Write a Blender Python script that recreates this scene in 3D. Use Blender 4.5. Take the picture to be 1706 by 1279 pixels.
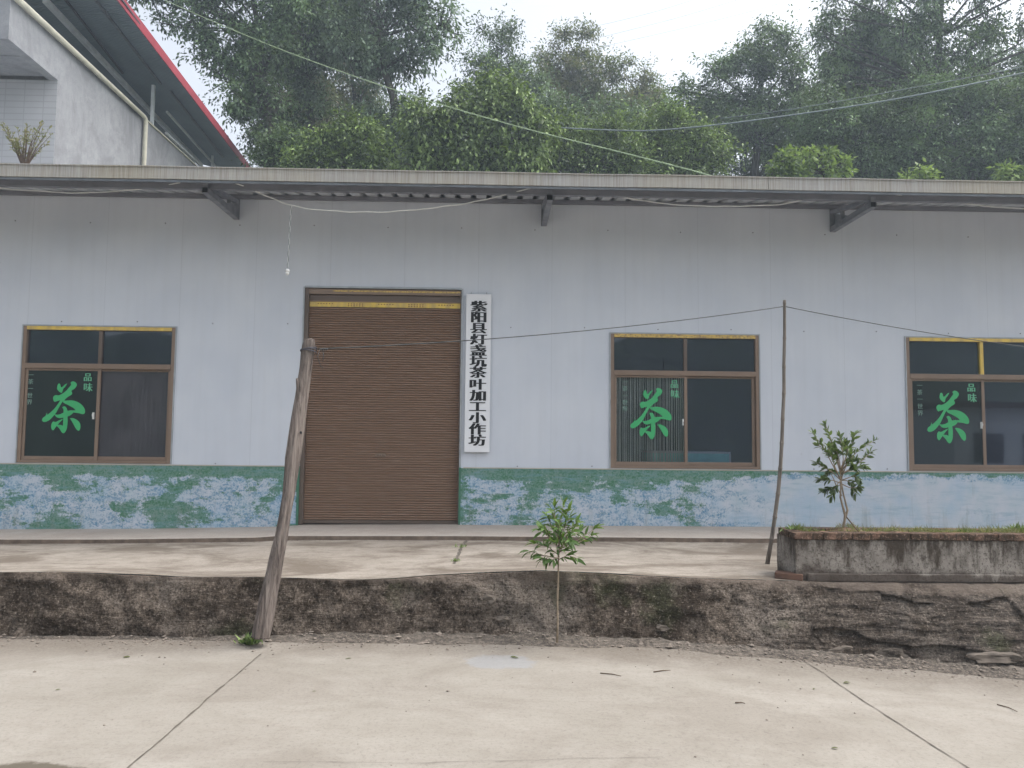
import bpy, math, random
import numpy as np
from mathutils import Matrix, Vector, noise

for o in list(bpy.data.objects):
    bpy.data.objects.remove(o)
random.seed(7); RNG = np.random.default_rng(7)
SC = bpy.context.scene
COL = SC.collection

# ------------------------------------------------------------------ camera
F, PCX, PCY = 1280.0, 853.0, 639.5
PITCH, YAW, ROLL = map(math.radians, (4.04, -1.30, -0.578))
R3 = (Matrix.Rotation(YAW, 3, 'Z') @ Matrix.Rotation(PITCH, 3, 'X') @ Matrix.Rotation(ROLL, 3, 'Y'))
CAM = Vector((0.0, -9.8, 1.6))
cam = bpy.data.cameras.new('camera'); cam.sensor_width = 36; cam.lens = 36 * F / 1706.0
cam.clip_start = 0.05; cam.clip_end = 2000
camo = bpy.data.objects.new('camera', cam); COL.objects.link(camo)
right, fwd, up = R3.col[0], R3.col[1], R3.col[2]
m = Matrix((right, up, -fwd)).transposed().to_4x4(); m.translation = CAM
camo.matrix_world = m
SC.camera = camo

# ------------------------------------------------------------------ sky, sun, exposure
SUN_EL, SUN_AZ = math.radians(60), math.radians(92)      # azimuth clockwise from +Y
w = bpy.data.worlds.new('World'); SC.world = w; w.use_nodes = True
nt = w.node_tree; nt.nodes.clear()
sky = nt.nodes.new('ShaderNodeTexSky'); sky.sky_type = 'NISHITA'; sky.sun_disc = False
sky.sun_elevation = SUN_EL; sky.sun_rotation = SUN_AZ
sky.air_density = 1.0; sky.dust_density = 6.0; sky.ozone_density = 1.0
hs = nt.nodes.new('ShaderNodeHueSaturation'); hs.inputs['Saturation'].default_value = 0.34
bg = nt.nodes.new('ShaderNodeBackground'); bg.inputs['Strength'].default_value = 0.15
wo = nt.nodes.new('ShaderNodeOutputWorld')
nt.links.new(sky.outputs[0], hs.inputs['Color']); nt.links.new(hs.outputs[0], bg.inputs[0]); nt.links.new(bg.outputs[0], wo.inputs[0])
sl = bpy.data.lights.new('sun', 'SUN'); sl.energy = 0.6; sl.angle = math.radians(40); sl.color = (1, .96, .9)
so = bpy.data.objects.new('sun', sl); COL.objects.link(so)
sd = Vector((math.sin(SUN_AZ) * math.cos(SUN_EL), math.cos(SUN_AZ) * math.cos(SUN_EL), math.sin(SUN_EL)))
so.rotation_euler = sd.to_track_quat('Z', 'Y').to_euler()
SC.view_settings.view_transform = 'Standard'; SC.view_settings.look = 'None'
SC.view_settings.gamma = 1; SC.view_settings.use_curve_mapping = False
SC.view_settings.exposure = 1.22
SC.render.engine = 'CYCLES'
SC.cycles.use_denoising = True
SC.cycles.max_bounces = 8; SC.cycles.transparent_max_bounces = 12
SC.cycles.volume_bounces = 0
SC.cycles.use_adaptive_sampling = True; SC.cycles.adaptive_threshold = 0.008

# ------------------------------------------------------------------ pixel rays on real planes (photo pixels, 1706 x 1279)
def ray(px, py):
    return R3 @ Vector(((px - PCX) / F, 1.0, -(py - PCY) / F))
def at(px, py, Y):
    d = ray(px, py); return CAM + d * ((Y - CAM.y) / d.y)
def atx(px, py, X):
    d = ray(px, py); return CAM + d * ((X - CAM.x) / d.x)
def atz(px, py, z):
    d = ray(px, py); return CAM + d * ((z - CAM.z) / d.z)
def atp(px, py, p, n):
    d = ray(px, py); return CAM + d * ((p - CAM).dot(n) / d.dot(n))
def interp(x, pts):
    return float(np.interp(x, [p[0] for p in pts], [p[1] for p in pts]))

# ------------------------------------------------------------------ node helpers
def lin(r, g, b):
    return tuple(((c / 255) / 12.92 if c / 255 <= .04045 else ((c / 255 + .055) / 1.055) ** 2.4) for c in (r, g, b)) + (1,)
class NT:
    def __init__(s, name):
        s.m = bpy.data.materials.new(name); s.m.use_nodes = True; s.t = s.m.node_tree; s.t.nodes.clear()
        s.out = s.t.nodes.new('ShaderNodeOutputMaterial')
    def n(s, k, **kw):
        x = s.t.nodes.new(k)
        for a, b in kw.items(): setattr(x, a, b)
        return x
    def l(s, a, b): s.t.links.new(a, b)
    def coord(s, scale=(1, 1, 1), rot=(0, 0, 0), gen='Object'):
        c = s.n('ShaderNodeTexCoord'); mp = s.n('ShaderNodeMapping')
        mp.inputs['Scale'].default_value = scale; mp.inputs['Rotation'].default_value = rot
        s.l(c.outputs[gen], mp.inputs[0]); return mp.outputs[0]
    def noise(s, vec, scale, detail=4, rough=.55, dist=0):
        x = s.n('ShaderNodeTexNoise'); x.inputs['Scale'].default_value = scale; x.inputs['Detail'].default_value = detail
        x.inputs['Roughness'].default_value = rough; x.inputs['Distortion'].default_value = dist
        s.l(vec, x.inputs['Vector']); return x.outputs['Fac']
    def ramp(s, fac, stops, interp='LINEAR'):
        x = s.n('ShaderNodeValToRGB'); cr = x.color_ramp; cr.interpolation = interp
        while len(cr.elements) < len(stops): cr.elements.new(.5)
        for e, (p, c) in zip(cr.elements, stops):
            e.position = p; e.color = c if isinstance(c, tuple) else (c, c, c, 1)
        s.l(fac, x.inputs[0]); return x.outputs[0]
    def mix(s, fac, a, b, mode='MIX'):
        x = s.n('ShaderNodeMix', data_type='RGBA', blend_type=mode)
        for i, v in ((0, fac), (6, a), (7, b)):
            if isinstance(v, (int, float, tuple)): x.inputs[i].default_value = v
            else: s.l(v, x.inputs[i])
        return x.outputs[2]
    def math(s, op, a, b=0.0, c=None):
        x = s.n('ShaderNodeMath', operation=op)
        for i, v in enumerate((a, b) if c is None else (a, b, c)):
            if isinstance(v, (int, float)): x.inputs[i].default_value = v
            else: s.l(v, x.inputs[i])
        return x.outputs[0]
    def sep(s, vec):
        x = s.n('ShaderNodeSeparateXYZ'); s.l(vec, x.inputs[0]); return x.outputs
    def bsdf(s, col, rough=.7, bump=None, strength=.3, dist=.01, metal=0, spec=.5):
        p = s.n('ShaderNodeBsdfPrincipled')
        if isinstance(col, tuple): p.inputs['Base Color'].default_value = col
        else: s.l(col, p.inputs['Base Color'])
        if isinstance(rough, (int, float)): p.inputs['Roughness'].default_value = rough
        else: s.l(rough, p.inputs['Roughness'])
        p.inputs['Metallic'].default_value = metal; p.inputs['Specular IOR Level'].default_value = spec
        if bump is not None:
            b = s.n('ShaderNodeBump'); b.inputs['Strength'].default_value = strength; b.inputs['Distance'].default_value = dist
            s.l(bump, b.inputs['Height']); s.l(b.outputs[0], p.inputs['Normal'])
        s.l(p.outputs[0], s.out.inputs[0]); return p

M = {}
def simple(name, c, rough=.6, metal=0, var=.12, scale=6, bump=.1, spec=.4):
    t = NT(name); v = t.coord(); f = t.noise(v, scale, 5)
    g = t.ramp(f, [(.3, tuple(x * (1 - var) for x in c[:3]) + (1,)), (.7, tuple(min(1, x * (1 + var)) for x in c[:3]) + (1,))])
    t.bsdf(g, rough, t.noise(v, scale * 12, 3), bump, .004, metal, spec); M[name] = t.m; return t.m

simple('brown_aluminium', lin(128, 110, 96), .42, .1, .1, 3, .05)
simple('brown_dark', lin(98, 86, 78), .45, .1, .1, 3, .05)
simple('pale_sealant', lin(176, 172, 160), .7)
simple('grey_steel', lin(112, 118, 124), .5, .3, .2, 9, .15)
simple('dark_steel', lin(72, 72, 80), .55, .3, .25, 12, .15)
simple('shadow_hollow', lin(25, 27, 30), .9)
simple('flash_grey', lin(120, 122, 130), .6, 0, .15, 5)
simple('bracket_grey', lin(128, 132, 140), .6, 0, .25, 9)
simple('galvanised', lin(160, 165, 170), .45, .4, .15, 8)
simple('board_white', lin(222, 224, 228), .4, 0, .03, 2, .03)
simple('ink_black', lin(20, 22, 26), .5, 0, .1, 3, 0)
simple('decal_green', lin(62, 168, 106), .45, 0, .06, 4, 0)
simple('decal_pale_green', lin(104, 176, 140), .5, 0, .08, 4, 0)
simple('decal_grey', lin(112, 140, 130), .6, 0, .1, 4, 0)
simple('interior_wall', lin(58, 64, 76), .8)
simple('interior_floor', lin(90, 90, 92), .8)
simple('teal_paint', lin(170, 245, 230), .5)
simple('white_plastic', lin(225, 226, 224), .4, 0, .04)
simple('cable_white', lin(222, 224, 222), .5)
simple('cable_green', lin(128, 146, 112), .5)
simple('cable_dark', lin(62, 66, 66), .6)
simple('cable_grey', lin(110, 122, 124), .6)
simple('pvc_cream', lin(206, 202, 184), .5, 0, .12, 4)
simple('red_trim', lin(150, 62, 74), .45, 0, .15, 3)
simple('shed_steel', lin(228, 232, 235), .5, 0, .15, 4)
simple('soil', lin(112, 88, 72), .95, 0, .35, 14, .8)
simple('bark_pale', lin(138, 124, 106), .9, 0, .25, 30, .5)
simple('wall_stone', lin(98, 90, 82), .9, 0, .45, 9, .9)
simple('stone_grey', lin(122, 113, 104), .9, 0, .3, 12, .6)
simple('twig_brown', lin(86, 70, 56), .9, 0, .3, 12, .3)
simple('reflected_render', lin(225, 228, 235), .8)
simple('brick_red', lin(98, 74, 62), .9, 0, .3, 9, .6)

def mat_panel():
    t = NT('wall_panel'); v = t.coord(); x = t.sep(v)[0]
    # 0.95 m sandwich panels: a lapped seam and fine lines
    s = t.math('ABSOLUTE', t.math('SUBTRACT', t.math('FRACT', t.math('DIVIDE', t.math('ADD', x, 50.10), .95)), .5))
    seam = t.math('LESS_THAN', s, .0045)
    fine = t.math('SINE', t.math('MULTIPLY', x, 2 * math.pi / .095))
    rib = t.math('LESS_THAN', t.math('ABSOLUTE', t.math('SUBTRACT', s, .03)), .0035)
    rib2 = t.math('LESS_THAN', t.math('ABSOLUTE', t.math('SUBTRACT', s, .055)), .0035)
    h = t.math('ADD', t.math('MULTIPLY', fine, .10), t.math('MULTIPLY', t.math('ADD', t.math('ADD', rib, rib2), t.math('MULTIPLY', seam, 2)), -.8))
    big = t.noise(v, 1.3, 4); streak = t.noise(t.coord((9, 9, .5)), 1.2, 4)
    c = t.mix(t.ramp(big, [(.35, 0.0), (.7, 1.0)]), lin(194, 200, 210), lin(203, 208, 216))
    c = t.mix(t.math('MULTIPLY', t.ramp(streak, [(.45, 0.0), (.8, 1.0)]), .14), c, lin(170, 172, 176))
    spots = t.ramp(t.noise(v, 24, 2), [(.74, 0.0), (.78, 1.0)])
    c = t.mix(t.math('MULTIPLY', spots, .3), c, lin(120, 115, 110))
    c = t.mix(t.math('MULTIPLY', seam, .15), c, lin(120, 124, 134))
    t.bsdf(c, .42, h, .2, .003, 0, .4); M['wall_panel'] = t.m
mat_panel()

def mat_dado():
    t = NT('dado_paint'); v = t.coord(); xyz = t.sep(v)
    vs = t.coord((1.0, 1, 1.9))
    n1 = t.noise(vs, 1.35, 7, .66, .35); n2 = t.noise(t.coord((1, 1, 1.6)), 9, 5, .7, .3); n3 = t.noise(v, 55, 3, .7)
    cb = t.n('ShaderNodeCombineXYZ'); t.l(t.math('MULTIPLY', xyz[0], 2.2), cb.inputs[0]); t.l(t.math('MULTIPLY', t.math('FLOOR', t.math('ADD', t.math('DIVIDE', xyz[2], .066), t.math('MULTIPLY', n2, .7))), 3.7), cb.inputs[2])
    nb = t.noise(cb.outputs[0], 1.0, 3, .6)
    n = t.math('ADD', t.math('ADD', t.math('MULTIPLY', n1, .52), t.math('MULTIPLY', n2, .16)), t.math('ADD', t.math('MULTIPLY', n3, .12), t.math('MULTIPLY', nb, .20)))
    # paint is worn most at the right hand end and least along the top rim
    xr = t.n('ShaderNodeMapRange'); xr.inputs[1].default_value = 2.4; xr.inputs[2].default_value = 3.7
    xr.inputs[3].default_value = 0; xr.inputs[4].default_value = .2; t.l(xyz[0], xr.inputs[0])
    zr = t.n('ShaderNodeMapRange'); zr.inputs[1].default_value = 1.06; zr.inputs[2].default_value = 1.21
    zr.inputs[3].default_value = 0; zr.inputs[4].default_value = .24; t.l(xyz[2], zr.inputs[0])
    mk = t.math('SUBTRACT', t.math('ADD', n, zr.outputs[0]), t.math('MULTIPLY', xr.outputs[0], .8))
    green = t.ramp(mk, [(.508, 0.0), (.530, 1.0)])
    blue = t.ramp(mk, [(.40, 0.0), (.49, 1.0), (.55, .0)])
    spk = t.ramp(t.math('ADD', t.math('MULTIPLY', t.noise(v, 38, 4, .8), .6), t.math('MULTIPLY', n2, .4)), [(.47, 0.0), (.56, 1.0)])
    pale = t.mix(t.ramp(t.noise(v, 5, 5), [(.3, 0.0), (.7, 1.0)]), lin(172, 186, 195), lin(188, 193, 202))
    pale = t.mix(t.math('MULTIPLY', t.ramp(t.noise(v, 2.1, 4), [(.48, 0.0), (.62, 1.0)]), .45), pale, lin(148, 176, 198))
    gc = t.mix(n2, lin(46, 102, 84), lin(72, 122, 88))
    c = t.mix(t.math('MULTIPLY', blue, spk), pale, lin(76, 126, 158))
    c = t.mix(t.math('MULTIPLY', green, t.math('ADD', t.math('MULTIPLY', spk, .25), .75)), c, gc)
    grime = t.ramp(t.math('ADD', t.noise(t.coord((6, 1, .8)), 1.6, 6, .7), t.math('MULTIPLY', t.math('SUBTRACT', 1.0, xyz[2]), .18)), [(.58, 0.0), (.78, .4)])
    c = t.mix(grime, c, lin(118, 120, 116))
    brush = t.ramp(t.noise(t.coord((1.2, 1, 9)), 2.2, 6, .7, .6), [(.50, 0.0), (.66, .38)])
    c = t.mix(brush, c, lin(112, 150, 172))
    chips = t.ramp(t.noise(t.coord((1, 1, 1.8)), 16, 4, .7), [(.66, 0.0), (.70, 1.0)])
    c = t.mix(t.math('MULTIPLY', chips, .75), c, lin(190, 200, 206))
    t.bsdf(c, .75, t.math('ADD', n, t.math('MULTIPLY', n3, .6)), .4, .006); M['dado_paint'] = t.m
mat_dado()

def mat_concrete(name, c1, c2, stain, stainamt, sx=1.0, sy=1.0, wet=None):
    t = NT(name); v = t.coord()
    n1 = t.noise(t.coord((sx, sy, 1)), 1.1, 6, .6, .4); n2 = t.noise(v, 6, 6, .65); n3 = t.noise(v, 42, 5, .85)
    streak = t.noise(t.coord((1.0, 5, 1), (0, 0, .12)), 1.7, 7, .7, 1.2)
    c = t.mix(t.ramp(n1, [(.3, 0.0), (.7, 1.0)]), c1, c2)
    c = t.mix(t.math('MULTIPLY', t.ramp(n2, [(.48, 0.0), (.75, 1.0)]), stainamt * .8), c, stain)
    c = t.mix(t.math('MULTIPLY', t.ramp(streak, [(.46, 0.0), (.68, 1.0)]), stainamt * .45), c, stain)
    big = t.ramp(t.noise(t.coord((1, 1.5, 1)), .55, 8, .68, 1.5), [(.47, 0.0), (.60, 1.0)])
    c = t.mix(t.math('MULTIPLY', big, stainamt), c, stain)
    c = t.mix(t.math('MULTIPLY', t.ramp(n3, [(.50, 0.0), (.66, 1.0)]), .42), c, tuple(x * .6 for x in stain[:3]) + (1,))
    c = t.mix(t.math('MULTIPLY', t.ramp(t.noise(v, 14, 3), [(.68, 0.0), (.74, 1.0)]), .25), c, tuple(x * .5 for x in stain[:3]) + (1,))
    if wet: c = wet(t, v, c)
    t.bsdf(c, .88, t.math('ADD', t.math('ADD', t.math('MULTIPLY', n3, .5), n2), t.math('MULTIPLY', streak, .6)), .35, .008, 0, .3); M[name] = t.m
def road_marks(t, v, c):
    # two old stains with shapes of their own: a pale cement patch and a brown oil stain
    for (cx, cy, rx, ry, col, a) in ROADSPOTS:
        x = t.sep(v); nn = t.math('MULTIPLY', t.math('SUBTRACT', t.noise(v, 5.5, 6, .7), .5), 2.6)
        dx = t.math('DIVIDE', t.math('SUBTRACT', x[0], cx), rx); dy = t.math('DIVIDE', t.math('SUBTRACT', x[1], cy), ry)
        d = t.math('ADD', t.math('ADD', t.math('MULTIPLY', dx, dx), t.math('MULTIPLY', dy, dy)), nn)
        c = t.mix(t.math('MULTIPLY', t.ramp(d, [(.6, 1.0), (1.0, 0.0)]), a), c, col)
    # soil washed out along the foot of the wall, in ragged tongues
    x = t.sep(v); nn = t.math('MULTIPLY', t.math('SUBTRACT', t.noise(v, 1.7, 6, .7), .5), .9)
    e = t.math('ADD', t.math('ADD', x[1], 4.14), t.math('ADD', nn, t.math('MULTIPLY', t.math('MAXIMUM', x[0], 0.0), .12)))
    f = t.ramp(e, [(.0, 0.0), (.45, 1.0)])
    fine = t.ramp(t.noise(v, 40, 4, .7), [(.35, .35), (.65, 1.0)])
    return t.mix(t.math('MULTIPLY', t.math('MULTIPLY', f, fine), .75), c, lin(88, 79, 70))
p1 = atz(835, 1102, 0); p2 = atz(50, 1285, 0)
ROADSPOTS = [(p1.x, p1.y, .27, .20, lin(138, 144, 152), .4), (p2.x, p2.y, .26, .12, lin(82, 75, 64), .9)]
mat_concrete('road_concrete', lin(134, 129, 120), lin(148, 143, 135), lin(120, 113, 104), .45, 1, 1.6, road_marks)
mat_concrete('apron_concrete', lin(138, 130, 121), lin(158, 151, 141), lin(92, 82, 71), .75, .6, 1.5)
mat_concrete('slab_concrete', lin(162, 153, 145), lin(172, 165, 157), lin(142, 131, 122), .35)
mat_concrete('render_grey', lin(142, 144, 148), lin(158, 160, 164), lin(118, 119, 123), .5)

def mat_oldwall():
    t = NT('mossy_wall'); v = t.coord(); x = t.sep(v)
    n1 = t.noise(v, 2.0, 7, .7, .5); n2 = t.noise(v, 11, 6, .75, .4); n3 = t.noise(v, 48, 5, .8)
    strat = t.noise(t.coord((1.2, 1, 9), (0, .06, 0)), 3.2, 7, .72, .8)
    c = t.ramp(t.math('ADD', t.math('MULTIPLY', n2, .6), t.math('MULTIPLY', n3, .4)), [(.33, lin(38, 33, 29)), (.43, lin(80, 71, 62)), (.53, lin(116, 105, 95)), (.66, lin(162, 150, 138))])
    fs = t.noise(t.coord((2, 1, 26), (0, .05, 0)), 3.5, 8, .78, 1.2)
    s = t.ramp(t.math('ADD', t.math('MULTIPLY', strat, .5), t.math('MULTIPLY', fs, .5)), [(.34, lin(30, 28, 27)), (.45, lin(70, 65, 61)), (.54, lin(102, 94, 87)), (.67, lin(146, 134, 123))])
    xr = t.n('ShaderNodeMapRange'); xr.inputs[1].default_value = 2.0; xr.inputs[2].default_value = 3.2; t.l(x[0], xr.inputs[0])
    c = t.mix(t.math('MULTIPLY', xr.outputs[0], .85), c, s)
    c = t.mix(t.ramp(n1, [(.40, .85), (.54, 0.0)]), c, lin(58, 49, 41))
    c = t.mix(t.math('MULTIPLY', t.ramp(t.noise(v, 1.1, 5), [(.5, 0.0), (.6, 1.0)]), t.ramp(n3, [(.4, .2), (.6, .85)])), c, lin(150, 140, 130))
    c = t.mix(t.math('MULTIPLY', t.ramp(t.noise(v, 1.6, 4, .6), [(.58, 0.0), (.66, 1.0)]), t.ramp(n3, [(.35, 0.0), (.6, .8)])), c, lin(66, 74, 44))
    c = t.mix(t.ramp(n3, [(.56, 0.0), (.66, .75)]), c, lin(168, 156, 144))
    c = t.mix(t.ramp(n3, [(.36, .75), (.46, 0.0)]), c, lin(24, 21, 19))
    # thin concrete lip where the apron slab was poured over the wall
    zx = t.math('MULTIPLY', xr.outputs[0], .055)
    zr = t.ramp(t.math('ADD', t.math('ADD', x[2], zx), t.math('MULTIPLY', t.math('SUBTRACT', n2, .5), .16)), [(.415, 0.0), (.44, .8)])
    c = t.mix(t.math('MULTIPLY', zr, t.ramp(n1, [(.4, .25), (.6, 1.0)])), c, lin(128, 116, 106))
    h = t.math('ADD', t.math('ADD', t.math('MULTIPLY', n2, 1.0), t.math('MULTIPLY', n3, .6)), t.math('ADD', t.math('MULTIPLY', strat, .8), t.math('MULTIPLY', fs, .5)))
    t.bsdf(c, .95, h, 1.0, .035, 0, .2); M['mossy_wall'] = t.m
mat_oldwall()

def mat_planter():
    t = NT('planter_render'); v = t.coord(); x = t.sep(v)
    n1 = t.noise(v, 3, 6, .7, .3); n2 = t.noise(t.coord((1, 1, .25)), 9, 6, .7); n3 = t.noise(v, 50, 4, .8)
    c = t.ramp(n1, [(.3, lin(98, 92, 86)), (.5, lin(136, 130, 123)), (.75, lin(156, 150, 142))])
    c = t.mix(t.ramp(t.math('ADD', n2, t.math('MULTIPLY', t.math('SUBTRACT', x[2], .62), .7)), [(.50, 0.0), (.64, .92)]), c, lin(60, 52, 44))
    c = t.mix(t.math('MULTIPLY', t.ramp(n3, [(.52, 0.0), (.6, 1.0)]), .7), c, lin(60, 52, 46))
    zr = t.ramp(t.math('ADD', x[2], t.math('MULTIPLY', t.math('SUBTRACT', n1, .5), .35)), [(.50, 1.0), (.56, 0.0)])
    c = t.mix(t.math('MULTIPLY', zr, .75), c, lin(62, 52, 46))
    t.bsdf(c, .92, t.math('ADD', n3, n1), .6, .012, 0, .2); M['planter_render'] = t.m
    t = NT('old_brick'); v = t.coord(); xb = t.sep(v)[0]
    n1 = t.noise(v, 7, 6, .7); n3 = t.noise(v, 60, 4, .8)
    per = t.n('ShaderNodeTexWhiteNoise', noise_dimensions='1D'); t.l(t.math('FLOOR', t.math('DIVIDE', xb, .24)), per.inputs['W'])
    c = t.mix(per.outputs[0], lin(136, 108, 92), lin(104, 80, 68))
    c = t.mix(t.ramp(n1, [(.36, 0.0), (.52, .92)]), c, lin(54, 45, 36))
    c = t.mix(t.ramp(n3, [(.55, 0.0), (.64, .7)]), c, lin(164, 140, 124))
    joint = t.math('LESS_THAN', t.math('FRACT', t.math('DIVIDE', xb, .24)), .035)
    c = t.mix(joint, c, lin(52, 44, 38))
    t.bsdf(c, .93, t.math('SUBTRACT', t.math('ADD', n3, n1), t.math('MULTIPLY', joint, 1.5)), .6, .01, 0, .2); M['old_brick'] = t.m
mat_planter()

def mat_gutter():
    t = NT('gutter_streaked'); v = t.coord()
    s = t.noise(t.coord((55, 1, 1.2)), 1.0, 5, .7); b = t.noise(t.coord((1, 1, 1)), 1.2, 4); sm = t.noise(t.coord((160, 1, 2.5)), 1.0, 3, .7)
    c = t.mix(t.ramp(b, [(.35, 0.0), (.65, 1.0)]), lin(164, 160, 150), lin(164, 164, 164))
    c = t.mix(t.math('MULTIPLY', t.ramp(s, [(.42, 0.0), (.62, 1.0)]), .45), c, lin(126, 118, 102))
    c = t.mix(t.math('MULTIPLY', t.ramp(sm, [(.5, 0.0), (.62, 1.0)]), .4), c, lin(100, 94, 84))
    t.bsdf(c, .65, s, .2, .003, 0, .3); M['gutter_streaked'] = t.m
mat_gutter()

def mat_shutter():
    t = NT('shutter_brown'); v = t.coord(); z = t.sep(v)[2]
    b = t.noise(v, .9, 3)
    c = t.mix(b, lin(130, 105, 88), lin(142, 116, 98))
    d = t.noise(t.coord((1.5, 1, 14)), 3, 4)
    c = t.mix(t.math('MULTIPLY', t.ramp(d, [(.5, 0.0), (.75, 1.0)]), .3), c, lin(170, 150, 136))
    t.bsdf(c, .5, None, metal=0, spec=.4); M['shutter_brown'] = t.m
mat_shutter()

def mat_tape():
    t = NT('yellow_film'); v = t.coord()
    c = t.mix(t.ramp(t.noise(t.coord((3, 1, 1)), 4, 5), [(.42, 0.0), (.62, 1.0)]), lin(216, 186, 84), lin(186, 160, 96))
    t.bsdf(c, .4, t.noise(v, 30, 3), .2, .003); M['yellow_film'] = t.m
    t = NT('old_film'); c = t.mix(t.ramp(t.noise(t.coord((8, 1, 8)), 4, 5, .7), [(.46, 0.0), (.60, 1.0)]), lin(206, 176, 92), lin(140, 118, 90))
    t.bsdf(c, .5); M['old_film'] = t.m
mat_tape()

def mat_bark(name, c1, c2, c3, sc=1.0):
    t = NT(name); v = t.coord((14 * sc, 14 * sc, 1.0 * sc)); n = t.noise(v, 1.6, 7, .7, .8); f = t.noise(t.coord((60 * sc, 60 * sc, 4 * sc)), 1, 4, .7)
    k = t.noise(t.coord(), 2.5 * sc, 5)
    c = t.ramp(n, [(.32, c1), (.48, c2), (.68, c3)])
    c = t.mix(t.ramp(k, [(.5, 0.0), (.7, .5)]), c, c1)
    c = t.mix(t.ramp(f, [(.3, .7), (.45, 0.0)]), c, tuple(x * .4 for x in c1[:3]) + (1,))
    t.bsdf(c, .92, t.math('ADD', n, t.math('MULTIPLY', f, .6)), 1.0, .03 / sc, 0, .2); M[name] = t.m
mat_bark('dead_wood', lin(66, 58, 54), lin(122, 112, 106), lin(160, 150, 142), 1.0)
mat_bark('tree_bark', lin(44, 42, 40), lin(70, 66, 62), lin(96, 90, 84), .35)
mat_bark('bamboo', lin(92, 86, 80), lin(122, 114, 106), lin(146, 138, 130), .8)

def mat_leaf(name, dark, light, trans=.35, rough=.55):
    t = NT(name); a = t.n('ShaderNodeAttribute', attribute_name='tint')
    c = t.ramp(a.outputs['Fac'], [(.0, dark), (1.0, light)])
    p = t.n('ShaderNodeBsdfPrincipled'); t.l(c, p.inputs['Base Color']); p.inputs['Roughness'].default_value = rough
    p.inputs['Specular IOR Level'].default_value = .35
    tr = t.n('ShaderNodeBsdfTranslucent'); t.l(t.mix(.5, c, lin(150, 180, 60), 'MIX'), tr.inputs[0])
    mx = t.n('ShaderNodeMixShader'); mx.inputs[0].default_value = trans
    t.l(p.outputs[0], mx.inputs[1]); t.l(tr.outputs[0], mx.inputs[2]); t.l(mx.outputs[0], t.out.inputs[0]); M[name] = t.m
mat_leaf('leaf_dark', lin(20, 38, 30), lin(124, 152, 108), .17)
mat_leaf('leaf_grey', lin(26, 44, 40), lin(130, 152, 126), .18)
mat_leaf('leaf_rusty', lin(40, 46, 42), lin(132, 122, 108), .28)
mat_leaf('leaf_mid', lin(26, 46, 32), lin(142, 166, 98), .18)
mat_leaf('leaf_fresh', lin(48, 72, 44), lin(138, 160, 96), .35)
mat_leaf('leaf_sapling', lin(38, 66, 36), lin(112, 146, 78), .35, .45)
mat_leaf('leaf_citrus', lin(34, 52, 38), lin(104, 122, 84), .25, .4)
mat_leaf('leaf_dry', lin(70, 74, 50), lin(150, 142, 104), .3)

def mat_glass(name, tint, film_sheen, film_sheen_col, streak=True):
    t = NT(name); v = t.coord()
    tr = t.n('ShaderNodeBsdfTransparent'); tr.inputs[0].default_value = tint
    gl = t.n('ShaderNodeBsdfGlossy'); gl.inputs['Roughness'].default_value = .03; gl.inputs[0].default_value = (.9, .95, 1, 1)
    fr = t.n('ShaderNodeFresnel'); fr.inputs[0].default_value = 1.5
    b = t.n('ShaderNodeBump'); b.inputs['Strength'].default_value = .05; b.inputs['Distance'].default_value = .01
    t.l(t.noise(v, 1.5, 2), b.inputs['Height']); t.l(b.outputs[0], gl.inputs['Normal'])
    m1 = t.n('ShaderNodeMixShader'); t.l(t.math('MULTIPLY', fr.outputs[0], 1.5), m1.inputs[0]); t.l(tr.outputs[0], m1.inputs[1]); t.l(gl.outputs[0], m1.inputs[2])
    df = t.n('ShaderNodeBsdfDiffuse'); df.inputs[0].default_value = film_sheen_col  # streaked dust film; its pale grey also paints in soft reflections
    s = t.noise(t.coord((28, 1, 1.0)), 1.3, 5, .7); k = t.noise(v, 2.2, 5)
    f = t.math('MULTIPLY', t.ramp(t.math('ADD', t.math('MULTIPLY', s, .6 if streak else .2), t.math('MULTIPLY', k, .5)), [(.35, .25), (.75, 1.0)]), film_sheen)
    m2 = t.n('ShaderNodeMixShader'); t.l(f, m2.inputs[0]); t.l(m1.outputs[0], m2.inputs[1]); t.l(df.outputs[0], m2.inputs[2])
    t.l(m2.outputs[0], t.out.inputs[0]); M[name] = t.m
mat_glass('glass_clear', (.78, .83, .9, 1), .13, lin(120, 128, 150))
mat_glass('glass_dusty', (.4, .42, .47, 1), .42, lin(128, 126, 134))
mat_glass('glass_film_sheen', (.4, .45, .47, 1), .16, lin(112, 126, 130))
mat_glass('glass_bare', (.85, .88, .88, 1), .04, lin(110, 120, 118))

def mat_corr(name, c, period, axis):
    t = NT(name); v = t.coord(); n = t.noise(v, 1.5, 5)
    cc = t.mix(n, tuple(x * .75 for x in c[:3]) + (1,), tuple(x * 1.2 for x in c[:3]) + (1,))
    t.bsdf(cc, .5, None, metal=.2); M[name] = t.m
mat_corr('roof_sheet', lin(204, 208, 214), .2, 0)
mat_corr('shed_sheet', lin(124, 138, 146), .2, 0)

def mat_tile():
    t = NT('white_tile'); v = t.coord()
    x = t.sep(v)
    g = t.math('MAXIMUM', t.math('LESS_THAN', t.math('FRACT', t.math('DIVIDE', x[0], .45)), .05), t.math('LESS_THAN', t.math('FRACT', t.math('DIVIDE', x[2], .15)), .16))
    c = t.mix(t.noise(v, 2, 4), lin(160, 162, 166), lin(176, 177, 180))
    c = t.mix(t.math('MULTIPLY', g, .35), c, lin(128, 129, 132))
    t.bsdf(c, .35, t.math('SUBTRACT', 1.0, g), .3, .004); M['white_tile'] = t.m
mat_tile()

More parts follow.
